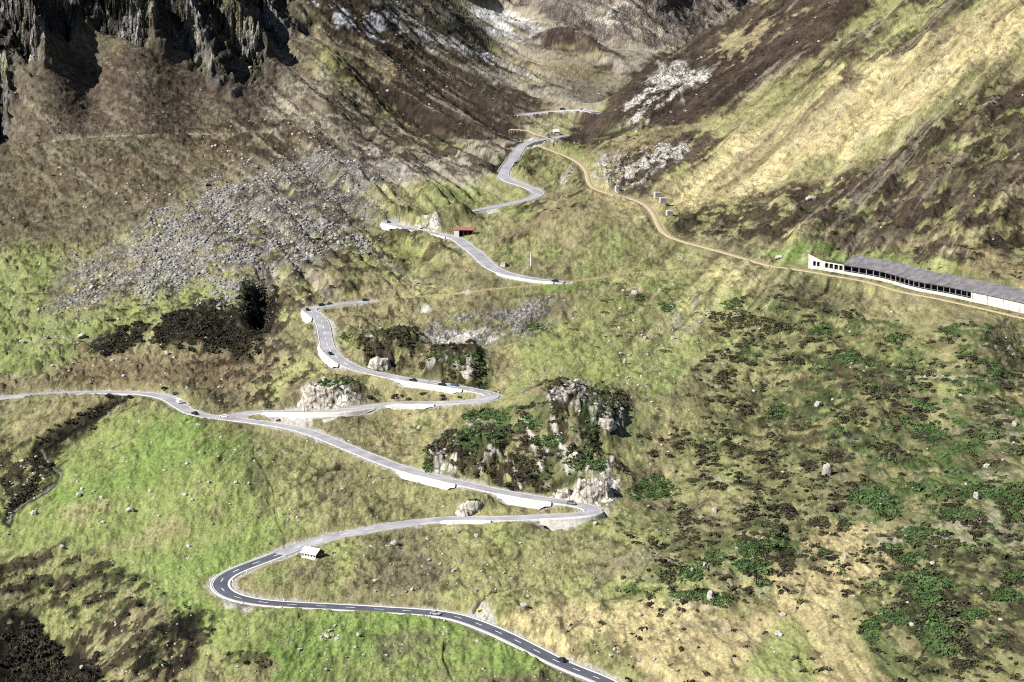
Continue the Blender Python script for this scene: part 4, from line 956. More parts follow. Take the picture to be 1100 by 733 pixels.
dome_big = [leaf_dome(k, 230, 1, .6, .17) for k in range(5)]
dome_small = [leaf_dome(40 + k, 46, 1, .55, .3) for k in range(5)]
def mk_me(nm, vf, m):
    me = bpy.data.meshes.new(nm); v, f = vf; me.from_pydata([tuple(p) for p in v], [], [tuple(int(t) for t in q) for q in f]); me.materials.append(m); return me
me_dark = [mk_me('shrub_dark', d, M['gdark']) for d in dome_big]; me_green = [mk_me('shrub_green', d, M['ggreen']) for d in dome_big]; me_olive = [mk_me('shrub_olive', d, M['golive']) for d in dome_big]
SHF = [
 (46,[(745,420),(780,320),(880,300),(900,335),(860,390),(800,400)],'dark','low dark brown shrub on the slope below the left end of the gallery','dark shrubs below the gallery',(1.6,3.6)),
 (50,[(880,400),(1100,360),(1100,470),(900,480)],'dark','low dark brown shrub high on the right slope','dark shrubs high on the right slope',(1.4,3.2)),
 (60,[(730,490),(900,480),(1000,560),(960,620),(800,600)],'dark','low dark brown shrub in the middle of the right slope','dark shrubs in the middle of the right slope',(1.3,3.0)),
 (46,[(960,600),(1100,560),(1100,733),(980,733)],'dark','low dark brown shrub in the bottom right corner slope','dark shrubs in the bottom right corner',(1.0,2.4)),
 (20,[(455,480),(500,455),(600,480),(600,520),(500,515)],'dark','dark shrub clinging to the rocky knoll above the road','dark shrubs on the knoll',(1.4,2.8)),
 (14,[(380,425),(530,418),(520,428),(380,433)],'dark','dark shrub on the strip between the two upper road legs','dark shrubs between the upper road legs',(1.2,2.4)),
 (14,[(80,340),(160,320),(300,350),(240,365),(90,378)],'dark','dark shrub on the slope left of the black gully','dark shrubs left of the gully',(1.6,3.2)),
 (30,[(880,340),(1090,350),(1090,470),(900,480)],'green','small green shrub high on the right slope','green shrubs high on the right slope',(1.4,3.2)),
 (40,[(720,540),(900,520),(1080,480),(1090,720),(900,640)],'green','small green shrub lower on the right slope','green shrubs lower on the right slope',(1.1,2.6)),
 (24,[(640,300),(740,310),(720,380),(580,380),(590,350)],'olive','olive green tuft of shrub on the meadow above the knoll','olive shrubs above the knoll',(1.0,2.6)),
 (20,[(480,440),(600,430),(650,500),(560,500)],'green','green shrub on the rocky knoll','green shrubs on the knoll',(1.4,3.0)),
]
for cnt, poly, kd, lb, gp, (s0, s1) in SHF:
    k = 0; ms = dict(dark=me_dark, green=me_green, olive=me_olive)[kd]
    while k < cnt:
        px, py = in_poly(poly, rg)
        if not road_clear(px, py, 3): continue
        k += 1; x, y, z = ground_pt(px, py); sc = s0 + (s1 - s0) * rg.random() ** 1.6
        o = bpy.data.objects.new('shrub', ms[int(rg.integers(0, 5))]); COL.objects.link(o)
        o.location = (x, y, z - .1); o.scale = (sc, sc * 1.5, sc * .62); o.rotation_euler = (0, 0, rg.random() * .8 - .4); tag(o, lb, 'shrub', gp)
ii, jj, pts = sample((heath * (PX > 380) * (S > 200) * sstep(-.1, .5, fbm(M1 / 9, M2 / 6, 3, 521)) + .05 * heath + .012 * (PX > 640) * (S > 320)) * (ALB.sum(-1) > .045), 7000, rg)
sc = (.6 + 1.7 * rg.random(len(pts)) ** 2.2)
cl_ = ALB[ii, jj]; gi = np.where(cl_[:, 1] > cl_[:, 0] * 1.18, 1, 0); gi = np.where((gi == 0) & (rg.random(len(gi)) < .35), 2, gi)
tag(bake('heath_scrub', dome_small, pts, sc, [M['gdark'], M['ggreen'], M['golive']], gi, tilt_=.2), 'low heath scrub covering the dark patches of the slopes', 'heath', kind='stuff')
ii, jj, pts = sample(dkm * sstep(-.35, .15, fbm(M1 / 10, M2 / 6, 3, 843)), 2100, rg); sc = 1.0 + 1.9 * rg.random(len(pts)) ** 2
M['gblack'] = mat('thicket_shade_leaf', lin((44,38,28)) * .46, .95, .4, .1)  # shrub leaves darkened to paint in the shade of ravine and hollows
tag(bake('shade_thicket', dome_small, pts, sc, [M['gblack'], M['gdark']], (rg.random(len(pts)) < .45).astype(int), seed=17, tilt_=.2), 'dark thicket blackened to stand for shade in the ravine and the hollows on the left', 'thicket', kind='stuff')
# large green mats, traced one by one
MATS = [
 (703,525,26,13,'green','big bright green shrub patch right of the sharp bend'),(767,598,11,8,'green','round dark green shrub beside the narrow white rock'),
 (812,588,24,10,'green','large green shrub mat on the hump of the lower right slope'),(806,608,20,7,'green','green shrub mat just under the hump'),
 (745,640,24,6,'green','long green mat left of the white rock rib'),(772,645,13,8,'green','green shrub right of the white rock rib'),
 (835,444,16,9,'green','green shrub in the dark heath, left centre of the right slope'),(912,385,22,8,'green','green mat high on the slope under the gallery'),
 (882,356,14,5,'green','green mat under the left end of the gallery'),(962,364,16,5,'green','flat green mat below the middle of the gallery'),
 (1017,357,8,3,'green','small oval green mat below the right part of the gallery'),(787,328,12,7,'green','green shrub at the top of the dark shrub group'),
 (845,309,7,4,'green','small dark green bush alone under the rail path'),(575,352,13,4,'green','flat green mat above the fenced meadow'),
 (688,320,7,5,'green','small green shrub on the slope right of the grey scree'),(717,330,9,6,'green','green shrub furthest right above the meadow'),
 (640,300,0,0,'green',''),(1000,466,13,13,'green','tall green shrub near the right edge, mid slope'),(1070,400,11,11,'green','green shrub high at the right edge'),
 (1052,528,28,8,'green','bright green mat around the tilted boulder'),(1030,552,26,8,'green','green mat below the tilted boulder'),(985,572,24,6,'green','green mat running down from the tilted boulder'),
 (975,600,18,5,'green','lowest mat of the green band right of centre'),(935,677,10,14,'green','upright bright green patch at the edge of the straw hollow'),
 (960,665,18,8,'green','dark green patch right of the straw hollow'),(1080,640,20,7,'green','green mat at the right edge near the bottom'),
 (1088,618,16,5,'green','narrow green mat at the right edge above another one'),(1045,660,16,6,'green','green mat in the twiggy corner at the bottom right'),
 (985,633,8,4,'green','small green mat on the rim of the straw hollow'),(1000,640,6,4,'green','small round green bush on the rim of the straw hollow'),
 (950,615,0,0,'green',''),(508,540,8,4,'green','green bush on top of the small rock knoll by the lower road'),
 (520,446,26,7,'green','green crest of shrubs on the left shoulder of the knoll'),(568,456,14,6,'green','green shrubs behind the crest on the knoll'),
 (590,474,16,7,'green','dark green shrub on the middle of the knoll'),(618,498,12,7,'olive','olive shrub patch on the foot of the knoll'),
 (640,500,12,6,'green','green shrub patch above the bright rock face'),(460,500,5,12,'green','green shrub strip at the left end of the knoll'),
 (350,412,12,4,'green','green shrub on top of the pale rock face'),(368,410,10,4,'green','green shrub at the right end of the pale rock face'),
 (345,352,0,0,'green',''),(372,362,6,5,'green','green bush above the steep leg of the road'),(695,345,0,0,'',''),
 (760,300,0,0,'green',''),(780,404,12,6,'dark','dark shrub patch left of the heath slope'),(800,345,24,9,'dark','broad dark shrub patch below the gallery end'),
 (830,352,18,7,'dark','dark shrub patch right of the broad one'),(770,340,12,6,'dark','dark shrub patch at the left of the group'),
 (845,602,10,14,'dark','upright dark thicket right of the green hump'),(880,562,12,6,'dark','dark thicket below the terraces'),
 (906,565,6,8,'dark','round dark bush below the terraces'),(897,492,18,7,'dark','dark thicket beside the upright pale boulder'),
 (735,555,8,14,'dark','dark thicket on the left edge of the shrub slope'),(1085,545,14,8,'dark','dark thicket at the right edge'),
 (1076,690,10,6,'dark','dark thicket near the bottom right corner'),(918,525,0,0,'',''),(950,480,16,5,'dark','dark thicket in the upper middle of the shrub slope'),
]
MI = dict(dark=0, green=1, olive=2)
for i, (px, py, rx, ry, kd, lb) in enumerate(MATS):
    if not rx: continue
    g = np.random.default_rng(900 + i); nC = int(rx * ry * .75 * 3.14 * .42) + 5; P_ = []; Sx = []
    for _ in range(nC):
        a = g.random() * 6.283; r = math.sqrt(g.random()) * (1 + .35 * math.sin(3 * a + i) * .6); 
        x, y, z = ground_pt(px + rx * r * math.cos(a), py + ry * r * math.sin(a)); P_.append((x, y, z + .15)); Sx.append((.5 + .9 * g.random()) * (1.2 - .5 * r))
    P_ = np.array(P_); c0 = np.array(ground_pt(px, py)); 
    o = bake('shrub_patch', dome_small, P_ - c0, np.array(Sx), [M[q_] for q_ in (('gdark', 'golive', 'gdark'), ('ggreen', 'ggreen2', 'golive'), ('golive', 'ggreen', 'gdark'))[MI[kd]]], g.choice([0, 1, 2], nC, p=[.6, .3, .1]), seed=i, tilt_=.2); o.location = c0; tag(o, lb, 'shrub patch', 'traced shrub patches on the slopes')

# --- rock faces beside the roads
def rock_face(px, py, wpx, hpx, label, seed, thick=5.0, ang=0, shift=0.0):
    x, y, z = ground_pt(px, py + hpx * .5); k = y / F; Wd, Hh = wpx * k, hpx * k * 1.04
    nu, nv = max(24, int(wpx * 1.3)), max(14, int(hpx * 1.3))
    uu, vv = np.meshgrid(np.linspace(-1, 1, nu), np.linspace(-.25, 1.15, nv))
    prof = Hh * (.60 + .40 * np.sqrt(np.clip(1 - np.abs(uu[0]) ** 2.2, 0, 1))) * (.92 + .16 * vnoise(uu[0] * wpx / 14 + seed * 5, uu[0] * 0, 3) + .06 * vnoise(uu[0] * wpx / 3 + seed, uu[0] * 0, 4))
    prof = prof * np.clip((1 - np.abs(uu[0])) * 3, .2, 1)
    xx = uu * Wd / 2; t = np.clip(vv, -.25, 1); cap = np.clip(vv - 1, 0, 1) / .15
    zz = t * prof[None, :]
    dep = thick * (.10 + .45 * np.clip(t, 0, 1) ** 1.5) + cap * 9.0
    zz = zz + cap * .6 - cap ** 2 * 3.0
    crk = ridged(xx / 2.6 + seed * 7 + .35 * zz / 3, zz / 13, 4, seed) * 1.0 + fbm(xx / 6 + seed, zz / 6, 4, seed + 3) * 1.3
    yy = dep - crk * (1 - cap * .8) + thick * 1.4 * np.abs(uu) ** 3
    Vf = np.stack([xx, yy, zz], -1).reshape(-1, 3); i_ = np.arange(nu * nv).reshape(nv, nu)
    Ff = np.stack([i_[:-1, :-1], i_[:-1, 1:], i_[1:, 1:], i_[1:, :-1]], -1).reshape(-1, 4)
    o = mesh_np('rock_face', Vf, np.ascontiguousarray(Ff), M['face']); o.location = (x, y + shift, z - .3); o.rotation_euler = (0, 0, ang); tag(o, label, 'rock face')
for i, a in enumerate([
 (638,528,52,26,'bright cream rock face behind the sharp bend where a grey car passes'),(606,530,20,11,'low cut block of rock left of the bright rock face'),
 (350,427,66,22,'wide pale rock wall above the fork of the roads'),(407,391,30,13,'pale rock face at the foot of the left dark knoll'),
 (500,402,26,9,'low pale rocks at the road below the right dark knoll'),
 (506,547,36,15,'grey-white rock face of the small knoll between the road legs'),
 
 (652,455,24,11,'rough pale rocks at the right foot of the big knoll'),(457,241,18,5,'pale rocks left of the red-roofed shed'),
 (541,284,8,6,'small pale rock beside the upper road'),
 (330,372,0,0,''),(355,350,0,0,''),
 (402,437,0,0,''),(695,236,0,0,''),(742,556,0,0,'grey rock face in the dark thicket at the left of the shrub slope')]):
    if a[2]: rock_face(*a, seed=i + 2, thick=4.0 if a[3] > 14 else 2.6)

# --- cars
def make_car(kind, paint):
    """a car facing +x, standing on z = 0; returns dict of part meshes"""
    van = kind == 'van'; L_, Wd, Hh = (5.4, 2.0, 2.4) if van else ((4.5, 1.85, 1.65) if kind == 'suv' else (4.4, 1.8, 1.45))
    def prism(prof, y0, y1, inset=0):
        m = MB(); n_ = len(prof)
        v = [(x, y0, z) for x, z in prof] + [(x, y1, z) for x, z in prof]
        f = [tuple(range(n_)), tuple(range(2 * n_ - 1, n_ - 1, -1))] + [(i, i + n_, (i + 1) % n_ + n_, (i + 1) % n_) for i in range(n_)]
        return m.add(v, f)
    h = Hh
    if van: body = [(-L_/2,.35),(-L_/2,h-.1),(-L_/2+.2,h),(L_*.22,h),(L_*.38,h*.58),(L_/2-.1,h*.47),(L_/2,.8),(L_/2,.35)]; gl = [(L_*.05,h*.58),(L_*.05,h-.25),(L_*.2,h-.22),(L_*.36,h*.6)]
    else:
        body = [(-L_/2,.32),(-L_/2-.02,h*.56),(-L_/2+.15,h*.64),(-L_*.40,h*.66),(-L_*.27,h-.02),(L_*.02,h),(L_*.20,h*.66),(L_/2-.35,h*.56),(L_/2,h*.45),(L_/2,.32)]
        gl = [(-L_*.385,h*.67),(-L_*.26,h-.10),(L_*.015,h-.09),(L_*.175,h*.67)]
    parts = {'body': (prism(body, -Wd/2, Wd/2), M[paint]), 'windows': (prism(gl, -Wd/2 - .012, Wd/2 + .012), M['glass'])}
    ws = MB(); a0, a1 = (((L_*.225,h-.06),(L_*.372,h*.6)) if van else ((L_*.035,h-.02),(L_*.195,h*.68)))
    ws.hexa([(a1[0]+.03,-Wd*.42,a1[1]),(a1[0]+.03,Wd*.42,a1[1]),(a0[0]+.03,Wd*.38,a0[1]),(a0[0]+.03,-Wd*.38,a0[1]),(a1[0]-.1,-Wd*.42,a1[1]-.02),(a1[0]-.1,Wd*.42,a1[1]-.02),(a0[0]-.1,Wd*.38,a0[1]-.03),(a0[0]-.1,-Wd*.38,a0[1]-.03)])
    parts['windscreen'] = (ws, M['glass'])
    out = [(nm, mb, m) for nm, (mb, m) in parts.items()]
    for sx in (-1, 1):
        for sy in (-1, 1):
            w_ = MB(); n_ = 14; cx_, cy_ = sx * L_ * .31, sy * (Wd/2 - .1); r = .36
            v = [(cx_ + r * math.cos(q * 6.283 / n_), cy_ + dy, r + r * math.sin(q * 6.283 / n_)) for dy in (-.12, .13) for q in range(n_)]
            w_.add(v, [tuple(range(n_)), tuple(range(2*n_-1, n_-1, -1))] + [(i, i+n_, (i+1) % n_ + n_, (i+1) % n_) for i in range(n_)]); out.append(('wheel', w_, M['tyre']))
    for sy in (-1, 1):
        w_ = MB().box(L_/2 - .12, L_/2 + .03, sy * Wd * .38 - .16, sy * Wd * .38 + .16, h * .40, h * .40 + .16); out.append(('headlight', w_, M['lamp']))
    return out
def put_car(kind, paint, label, px, py, key=None, lat=0, flip=False, head=None, lift=0.0, group='cars on the pass road'):
    if key:
        P = ROADS[key]['P']; i = nearest(P, px, py); i = min(max(i, 1), len(P) - 2); t = P[i + 1] - P[i - 1]; q = offset(P, lat)[i]
        x, y, z = q[0], q[1], q[2] + .10; a = math.atan2(t[1], t[0]) + (math.pi if flip else 0)
        pit = -math.atan2(t[2], math.hypot(t[0], t[1])) * (-1 if flip else 1)
    else:
        x, y, z = ground_pt(px, py); a = head or 0; pit = 0; z += .12
    r = empty(kind if kind == 'van' else 'car', (x, y, z + lift), a); r.rotation_euler = (0, pit, a); tag(r, label, 'van' if kind == 'van' else 'car', group)
    for nm, mb, m in make_car(kind, paint): mb.build(nm, m, r)
put_car('car','blackpaint','black car driving up the bottom road, nearest to the viewer',597,712,'main',-1.7)
put_car('car','silverpaint','silver car on the bottom road beside the lay-by',471,660.5,'main',1.7,True)
put_car('suv','greypaint','grey car in front of the bright rock face by the sharp bend',618,539.5,'main',1.7,True)
put_car('suv','blackpaint','dark car between the white van and the white car near the fork',211,445,'main',1.5)
put_car('van','whitepaint','white van on the left part of the road below two parked cars',189,434,'main',-1.5)
put_car('car','whitepaint','white car just left of the road fork',238,449.5,'main',-1.6)
put_car('suv','blackpaint','dark car parked beside the first bend of the left road, upper one',177,418.5,None,head=.4)
put_car('car','bluepaint','dark blue car parked beside the left road, above the white van',189,424,None,head=.1)
put_car('suv','silverpaint','silver car parked at the grass triangle of the fork, leftmost of three',281,452.2,'main',-8,)
put_car('suv','blackpaint','black car parked in the middle of three at the grass triangle',288,453,'main',-7)
put_car('car','silverpaint','small silver car parked alone right of the black one at the grass triangle',300,454.2,'main',-7)
put_car('car','blackpaint','black car on the road between the two dark knolls',445,407,'branch',1.6)
put_car('car','blackpaint','black car at the foot of the right dark knoll, followed closely by a blue one',476,412.5,'branch',1.6)
put_car('car','bluepaint','dark blue car right behind the black one under the dark knoll',484,414.5,'branch',-1.6)
put_car('car','blackpaint','black car coming down the steep leg of the road',358,380,'branch',1.8)
put_car('car','blackpaint','black car standing at the outer corner of the highest left bend',324,332,'branch',1.6)
put_car('suv','blackpaint','black car parked above the highest left bend, left of its pair',348,327,'branch',1.0)
put_car('suv','greypaint','dark grey car parked above the highest left bend, right of its pair',356,326.3,'branch',1.6)
put_car('car','blackpaint','dark car far right on the road behind the left grassy hump',394,323.8,'branch',1.0)
put_car('suv','blackpaint','black car at the very end of the upper road on the green shoulder',595,303,'upper',0.5)
put_car('van','blackpaint','dark van on the left of the highest lay-by in the valley',604,118,'top',1.0)
put_car('car','bluepaint','dark blue car in the middle of the highest lay-by',623,118,'top',2.4)
put_car('car','whitepaint','white car at the right end of the highest lay-by',630,119,'top',-2.2)
put_car('van','greypaint','grey blue van parked beside the small white hut above the gorge',590,145.5,'lane',0.3)
put_car('car','blackpaint','dark car standing on the bend beside the boulder field',412,239.6,'upper',0.0)

# --- stone hut with pale roof by the lower road
def house(name, px, py, L_, Wd, Hw, Hr, rz, label, cat, mroof, mwall, mgable, op_mat, front_windows=5, over=.45, asym=0, extras=True):
    x, y, z = ground_pt(px, py); r = empty(name, (x, y, z - .2), rz); tag(r, label, cat)
    b = MB().box(-L_/2, L_/2, -Wd/2, Wd/2, -1.5, Hw); b.build('wall', mwall, r)
    for sx in (-1, 1):
        g = MB(); X0, X1 = sx * (L_/2 - .2), sx * (L_/2 + .02)
        g.add([(X0,-Wd/2,Hw),(X0,Wd/2,Hw),(X0,0,Hr-.1),(X1,-Wd/2,Hw),(X1,Wd/2,Hw),(X1,0,Hr-.1)], [(0,1,2),(5,4,3),(0,3,4,1),(1,4,5,2),(2,5,3,0)]); g.build('gable', mgable, r)
    rf = MB(); o = over; dz = (Hr - Hw) / (Wd / 2) * o
    for s_ in (-1, 1):
        rf.hexa([(-L_/2-o, s_*(Wd/2+o), Hw-dz), (L_/2+o, s_*(Wd/2+o), Hw-dz), (L_/2+o, 0, Hr), (-L_/2-o, 0, Hr), (-L_/2-o, s_*(Wd/2+o), Hw-dz+.22), (L_/2+o, s_*(Wd/2+o), Hw-dz+.22), (L_/2+o, 0, Hr+.22), (-L_/2-o, 0, Hr+.22)])
    rf.build('roof', mroof, r)
    for k in range(front_windows):
        xx = -L_/2 + (k + .5) * L_ / front_windows; w_ = MB().box(xx-.38, xx+.38, -Wd/2-.05, -Wd/2+.1, Hw*.42, Hw*.78).build('window', op_mat, r)
        MB().box(xx-.46, xx+.46, -Wd/2-.12, -Wd/2+.02, Hw*.36, Hw*.41).build('sill', mwall, w_)
    return r
h = house('stone_hut', 336, 597.5, 7.6, 6.0, 2.1, 3.9, R_(-32), 'small stone hut with a white roof standing beside the lower road', 'hut', M['slate'], M['plaster'], M['wood'], M['dark'])
MB().box(3.78, 3.88, -3.0, 3.0, .3, 2.15).build('end_wall', M['wood'], h); MB().box(3.88, 3.93, -.6, .5, -.2, 1.9).build('door', M['rockg'], h); MB().box(3.88, 3.96, 1.0, 1.9, .9, 1.6).build('window', M['plaster'], h); MB().box(-2.2, -1.7, .8, 1.3, 3.0, 4.6).build('chimney', M['plaster'], h)
# red-roofed shed, open towards the road
x, y, z = ground_pt(499, 252.5); r = empty('roadside_shed', (x, y, z - .2), R_(-4)); tag(r, 'long low shed with a red roof and open dark front beside the upper road', 'shed')
MB().box(-7.2, -3.6, -3.3, 3, -1.5, 3.9).build('wall', M['plaster'], r); MB().box(-3.9, 6.2, 2.7, 3, -1.5, 4.2).build('back_wall', M['wood'], r)
MB().box(6.0, 6.3, -1.2, 2.7, -1.5, 4.0).build('end_wall', M['plaster'], r); MB().box(-3.9, 6.0, -1.0, 2.7, -.5, .15).build('floor_slab', M['wood'], r)
rf = MB(); rf.hexa([(-7.8,-3.6,3.9),(6.9,-3.6,3.9),(6.9,.6,5.6),(-7.8,.6,5.6),(-7.8,-3.6,4.15),(6.9,-3.6,4.15),(6.9,.6,5.85),(-7.8,.6,5.85)])
rf.hexa([(-7.8,3.6,4.2),(6.9,3.6,4.2),(6.9,.6,5.6),(-7.8,.6,5.6),(-7.8,3.6,4.45),(6.9,3.6,4.45),(6.9,.6,5.85),(-7.8,.6,5.85)]); rf.build('roof', M['redroof'], r)
for k in range(4): MB().box(-3.6 + k * 3.1, -3.4 + k * 3.1, -3.0, -2.8, -1.5, 3.95).build('post', M['wood'], r)
house('small_hut', 597, 144.5, 5.5, 5, 3.0, 4.6, R_(15), 'tiny white hut beside a van above the bright gorge wall', 'hut', M['slate'], M['plaster'], M['plaster'], M['dark'], 2, .3)
# yellow grit bin on the lay-by
x, y, z = ground_pt(515, 657); r = empty('grit_bin', (x, y, z), .5); r.scale = (.75, .75, .75); tag(r, 'small yellow grit container on the pale lay-by of the bottom road', 'grit bin')
MB().hexa([(-1.2,-.55,0),(1.2,-.55,0),(1.2,.55,0),(-1.2,.55,0),(-1.4,-.7,1.0),(1.4,-.7,1.0),(1.4,.7,1.0),(-1.4,.7,1.0)]).build('tub', M['yellow'], r)
MB().hexa([(-1.5,-.8,1.02),(1.5,-.8,1.02),(1.5,.8,1.02),(-1.5,.8,1.02),(-1.35,-.3,1.4),(1.35,-.3,1.4),(1.35,.6,1.45),(-1.35,.6,1.45)]).build('lid', M['yellow'], r)
# concrete boxes beside the gravel track
for px, py, lb in ((663,205,'slim white-edged concrete box beside the gravel track, leftmost of four'),(706,212,'white-edged concrete box above the track, upper of the right group'),(712,218,'white-edged concrete box between two others above the track'),(719,232,'white-edged concrete box lowest of the four above the track')):
    x, y, z = ground_pt(px, py); wd = 1.4 if px == 663 else 2.3; r = empty('concrete_box', (x, y, z - .3), R_(8)); tag(r, lb, 'concrete box', 'concrete boxes by the gravel track')
    MB().box(-wd, -wd + .8, -1.6, 2.2, -1.5, 4.2).box(-wd + .8, wd, -1.6, 2.2, 3.6, 4.2).build('frame', M['concrete'], r); MB().box(-wd + .8, wd - .1, -1.5, 2.1, -1.5, 3.6).build('panel', M['rockg'], r)
x, y, z = ground_pt(570, 286); r = empty('pole', (x, y, z)); tag(r, 'thin pale pole standing on the slope above the road end', 'pole')
def tube(x0, y0, z0, z1, r0, r1, n_=8):
    v = [(x0 + rr * math.cos(q * 6.283 / n_), y0 + rr * math.sin(q * 6.283 / n_), zz) for zz, rr in ((z0, r0), (z1, r1)) for q in range(n_)]
    return v, [tuple(range(n_))[::-1], tuple(range(n_, 2 * n_))] + [(i, (i + 1) % n_, (i + 1) % n_ + n_, i + n_) for i in range(n_)]
MB().add(*tube(0, 0, -1, 9, .22, .12)).build('shaft', M['post'], r); MB().box(-.9, .9, -.08, .08, 8.1, 8.3).build('crossarm', M['wood'], r)
# marker posts round the lowest bend
def post_proto():
    r = empty('marker_post', (0, 0, 0)); tag(r, 'short white marker post on the kerb of the lowest bend', 'marker post', 'marker posts round the lowest bend')
    MB().add(*tube(0, 0, -.3, 1.0, .16, .13)).build('shaft', M['post'], r); MB().add(*tube(0, 0, .72, .86, .17, .17)).build('reflector_band', M['dark'], r); return r
pp = post_proto(); i0, i1 = nearest(PA, 300, 648), nearest(PA, 300, 597); n_p = 0
for s_ in (-1, 1):
    for i in range(i0, i1, 5):
        q = offset(PA, s_ * 4.9)[i]
        if n_p == 0: o = pp
        else:
            o = pp.copy(); COL.objects.link(o)
            for ch in pp.children: c = ch.copy(); COL.objects.link(c); c.parent = o
        o.location = (q[0], q[1], q[2]); n_p += 1

# --- avalanche gallery
GP = smooth(resample(uphill(PG[GA:], 10.0), 1.0), 40, (0, 1, 2))
d_ = np.r_[0, np.cumsum(np.hypot(*np.diff(GP[:, :2], axis=0).T))]
def gat(s): return np.array([np.interp(s, d_, GP[:, i]) for i in range(3)])
def gfr(s):
    s = min(max(s, .6), d_[-1] - .6); a, b = gat(s - .5), gat(s + .5); t = (b - a)[:2]; t /= np.linalg.norm(t); nn = np.array([-t[1], t[0]]); nn *= np.sign(nn[1]); return gat(s), t, nn
def s_of(px):
    q = GP[:, 0] / GP[:, 1]; return d_[int(np.argmin(np.abs(q - xu(px, 300))))]
def gp(s, lat, z): 
    p, t, nn = gfr(s); return (p[0] + nn[0] * lat, p[1] + nn[1] * lat, p[2] + z)
def strip(mb, s0, s1, l0, l1, za, zb, zc=None, zd=None, step=4.0):
    """solid following the curve: lateral l0..l1, bottom za (zc at l1), top zb (zd at l1)"""
    zc = za if zc is None else zc; zd = zb if zd is None else zd
    k = max(1, int(round((s1 - s0) / step)))
    for i in range(k):
        a, b = s0 + (s1 - s0) * i / k, s0 + (s1 - s0) * (i + 1) / k
        mb.hexa([gp(a,l0,za),gp(b,l0,za),gp(b,l1,zc),gp(a,l1,zc),gp(a,l0,zb),gp(b,l0,zb),gp(b,l1,zd),gp(a,l1,zd)])
    return mb
g = empty('avalanche_gallery', (0, 0, 0)); tag(g, 'long concrete avalanche gallery with a grey sloping roof and dark open bays', 'gallery')
sA, sB, sC = s_of(866), s_of(906), s_of(1046); sD = d_[-1] - 2
print('gallery', sA, sB, sC, sD)
nb = 22; bay = (sC - sB) / nb
strip(MB(), sB, sC, -.4, .15, -2.2, 1.3).build('base_wall', M['concrete'], g)
strip(MB(), sB, sC, -.15, .05, 2.0, 2.12).build('railing', M['steel'], g)
for i in range(nb):
    s0 = sB + i * bay; strip(MB(), s0 - .28, s0 + .28, -.2, .3, 1.3, 5.0, step=9).build('column', M['rockg'], g)
strip(MB(), sB, sD, -.5, .35, 4.9, 5.35).build('roof_beam', M['roofgrey'], g)
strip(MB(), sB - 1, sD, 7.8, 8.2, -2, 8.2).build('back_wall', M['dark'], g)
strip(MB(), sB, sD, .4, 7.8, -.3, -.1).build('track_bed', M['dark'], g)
ns = int((sD - sB) / 9.0)
for i in range(ns):
    a, b = sB - .5 + (sD - sB) * i / ns, sB - .5 + (sD - sB) * (i + 1) / ns - .12
    strip(MB(), a, b, -.9, 11.2, 5.36, 5.62, 10.2, 10.45, step=9).build('roof_slab', M['roofgrey'], g)
npn = max(3, int(round((sD - sC) / 13.5)))
for i in range(npn):
    a, b = sC + (sD - sC) * i / npn, sC + (sD - sC) * (i + 1) / npn - .35
    strip(MB(), a, b, -.5, 0, -2.5, 4.9, step=9).build('wall_panel', M['concrete'], g)
strip(MB(), sC - .6, sC + .5, -.9, .2, -2.5, 5.0, step=9).build('pier', M['concrete'], g)
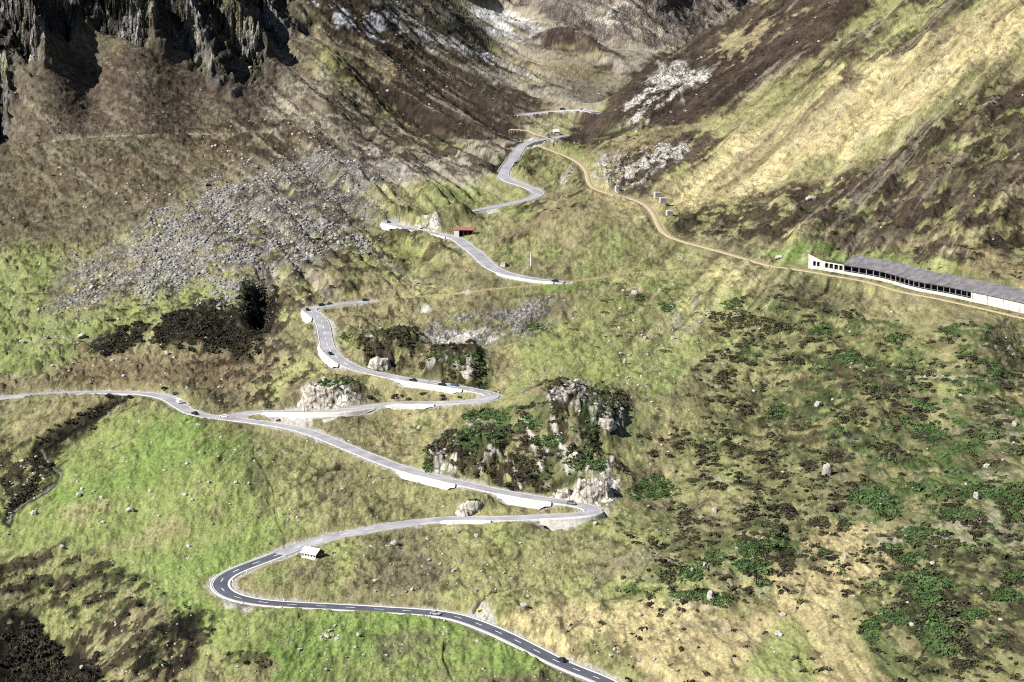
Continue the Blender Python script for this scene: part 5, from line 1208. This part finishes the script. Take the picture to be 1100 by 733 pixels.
# left portal: frame wall with windows and a rising wing
pw = MB(); L_ = sB - sA
wins = [(.16,.24),(.27,.35),(.50,.59),(.62,.72),(.75,.85),(.88,.97)]
edges = [0.0] + [e for w_ in wins for e in w_] + [1.0]
def top(f): return 8.6 - 3.2 * min(1, f / .45) - .2 * f
strip(pw, sA, sB, -.3, .2, -2.3, 1.6)
for i in range(0, len(edges), 2):
    a, b = edges[i], edges[i + 1]
    if b > a:
        s0, s1 = sA + a * L_, sA + b * L_; pw.hexa([gp(s0,-.3,1.6),gp(s1,-.3,1.6),gp(s1,.2,1.6),gp(s0,.2,1.6),gp(s0,-.3,4.6),gp(s1,-.3,4.6),gp(s1,.2,4.6),gp(s0,.2,4.6)])
for i in range(12):
    a, b = i / 12, (i + 1) / 12; s0, s1 = sA + a * L_, sA + b * L_
    pw.hexa([gp(s0,-.32,4.6),gp(s1,-.32,4.6),gp(s1,.22,4.6),gp(s0,.22,4.6),gp(s0,-.32,top(a)),gp(s1,-.32,top(b)),gp(s1,.22,top(b)),gp(s0,.22,top(a))])
pw.build('portal_wall', M['concrete'], g)
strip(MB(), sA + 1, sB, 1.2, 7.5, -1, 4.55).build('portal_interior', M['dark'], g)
strip(MB(), sA - .5, sB, 5.0, 9.0, 3.6, 5.2).build('earth_cover', ter.data.materials[0] if False else M['golive'], g)
print('objects', time.time() - T0)
exec_objects = True
# ------------------------------------------------------------------ camera, sky, sun
cam = bpy.data.cameras.new('camera'); cam.sensor_width = 36; cam.lens = 36 * F / 1100; cam.clip_start = 1; cam.clip_end = 30000
co = bpy.data.objects.new('camera', cam); COL.objects.link(co); co.location = (0, 0, 0); co.rotation_euler = (math.pi / 2 - PITCH, 0, 0); scene.camera = co
w = bpy.data.worlds.new('World'); scene.world = w; w.use_nodes = True; nt = w.node_tree
sky = nt.nodes.new('ShaderNodeTexSky'); sky.sky_type = 'NISHITA'; sky.sun_disc = False; bg = nt.nodes['Background']; bg.inputs['Strength'].default_value = .05
SUN_EL, SUN_AZ = R_(41), math.atan2(-.87, -.49)          # azimuth from +Y towards +X
sd3 = np.array([math.sin(SUN_AZ) * math.cos(SUN_EL), math.cos(SUN_AZ) * math.cos(SUN_EL), math.sin(SUN_EL)])
sky.sun_elevation = SUN_EL; sky.sun_rotation = SUN_AZ % (2 * math.pi); sky.altitude = 1800
nt.links.new(sky.outputs[0], bg.inputs['Color'])
sl = bpy.data.lights.new('sun', 'SUN'); sl.energy = 5.0; sl.angle = R_(.5); sl.color = (1, .965, .91)
so = bpy.data.objects.new('sun', sl); COL.objects.link(so)
from mathutils import Vector
so.rotation_euler = Vector(tuple(sd3)).to_track_quat('Z', 'Y').to_euler(); so.location = (-300, 200, 300)
scene.cycles.use_denoising = False; scene.cycles.filter_width = 1.1
scene.view_settings.view_transform = 'Standard'; scene.view_settings.look = 'None'; scene.view_settings.gamma = 1; scene.view_settings.exposure = 1.34
print('done', time.time() - T0)
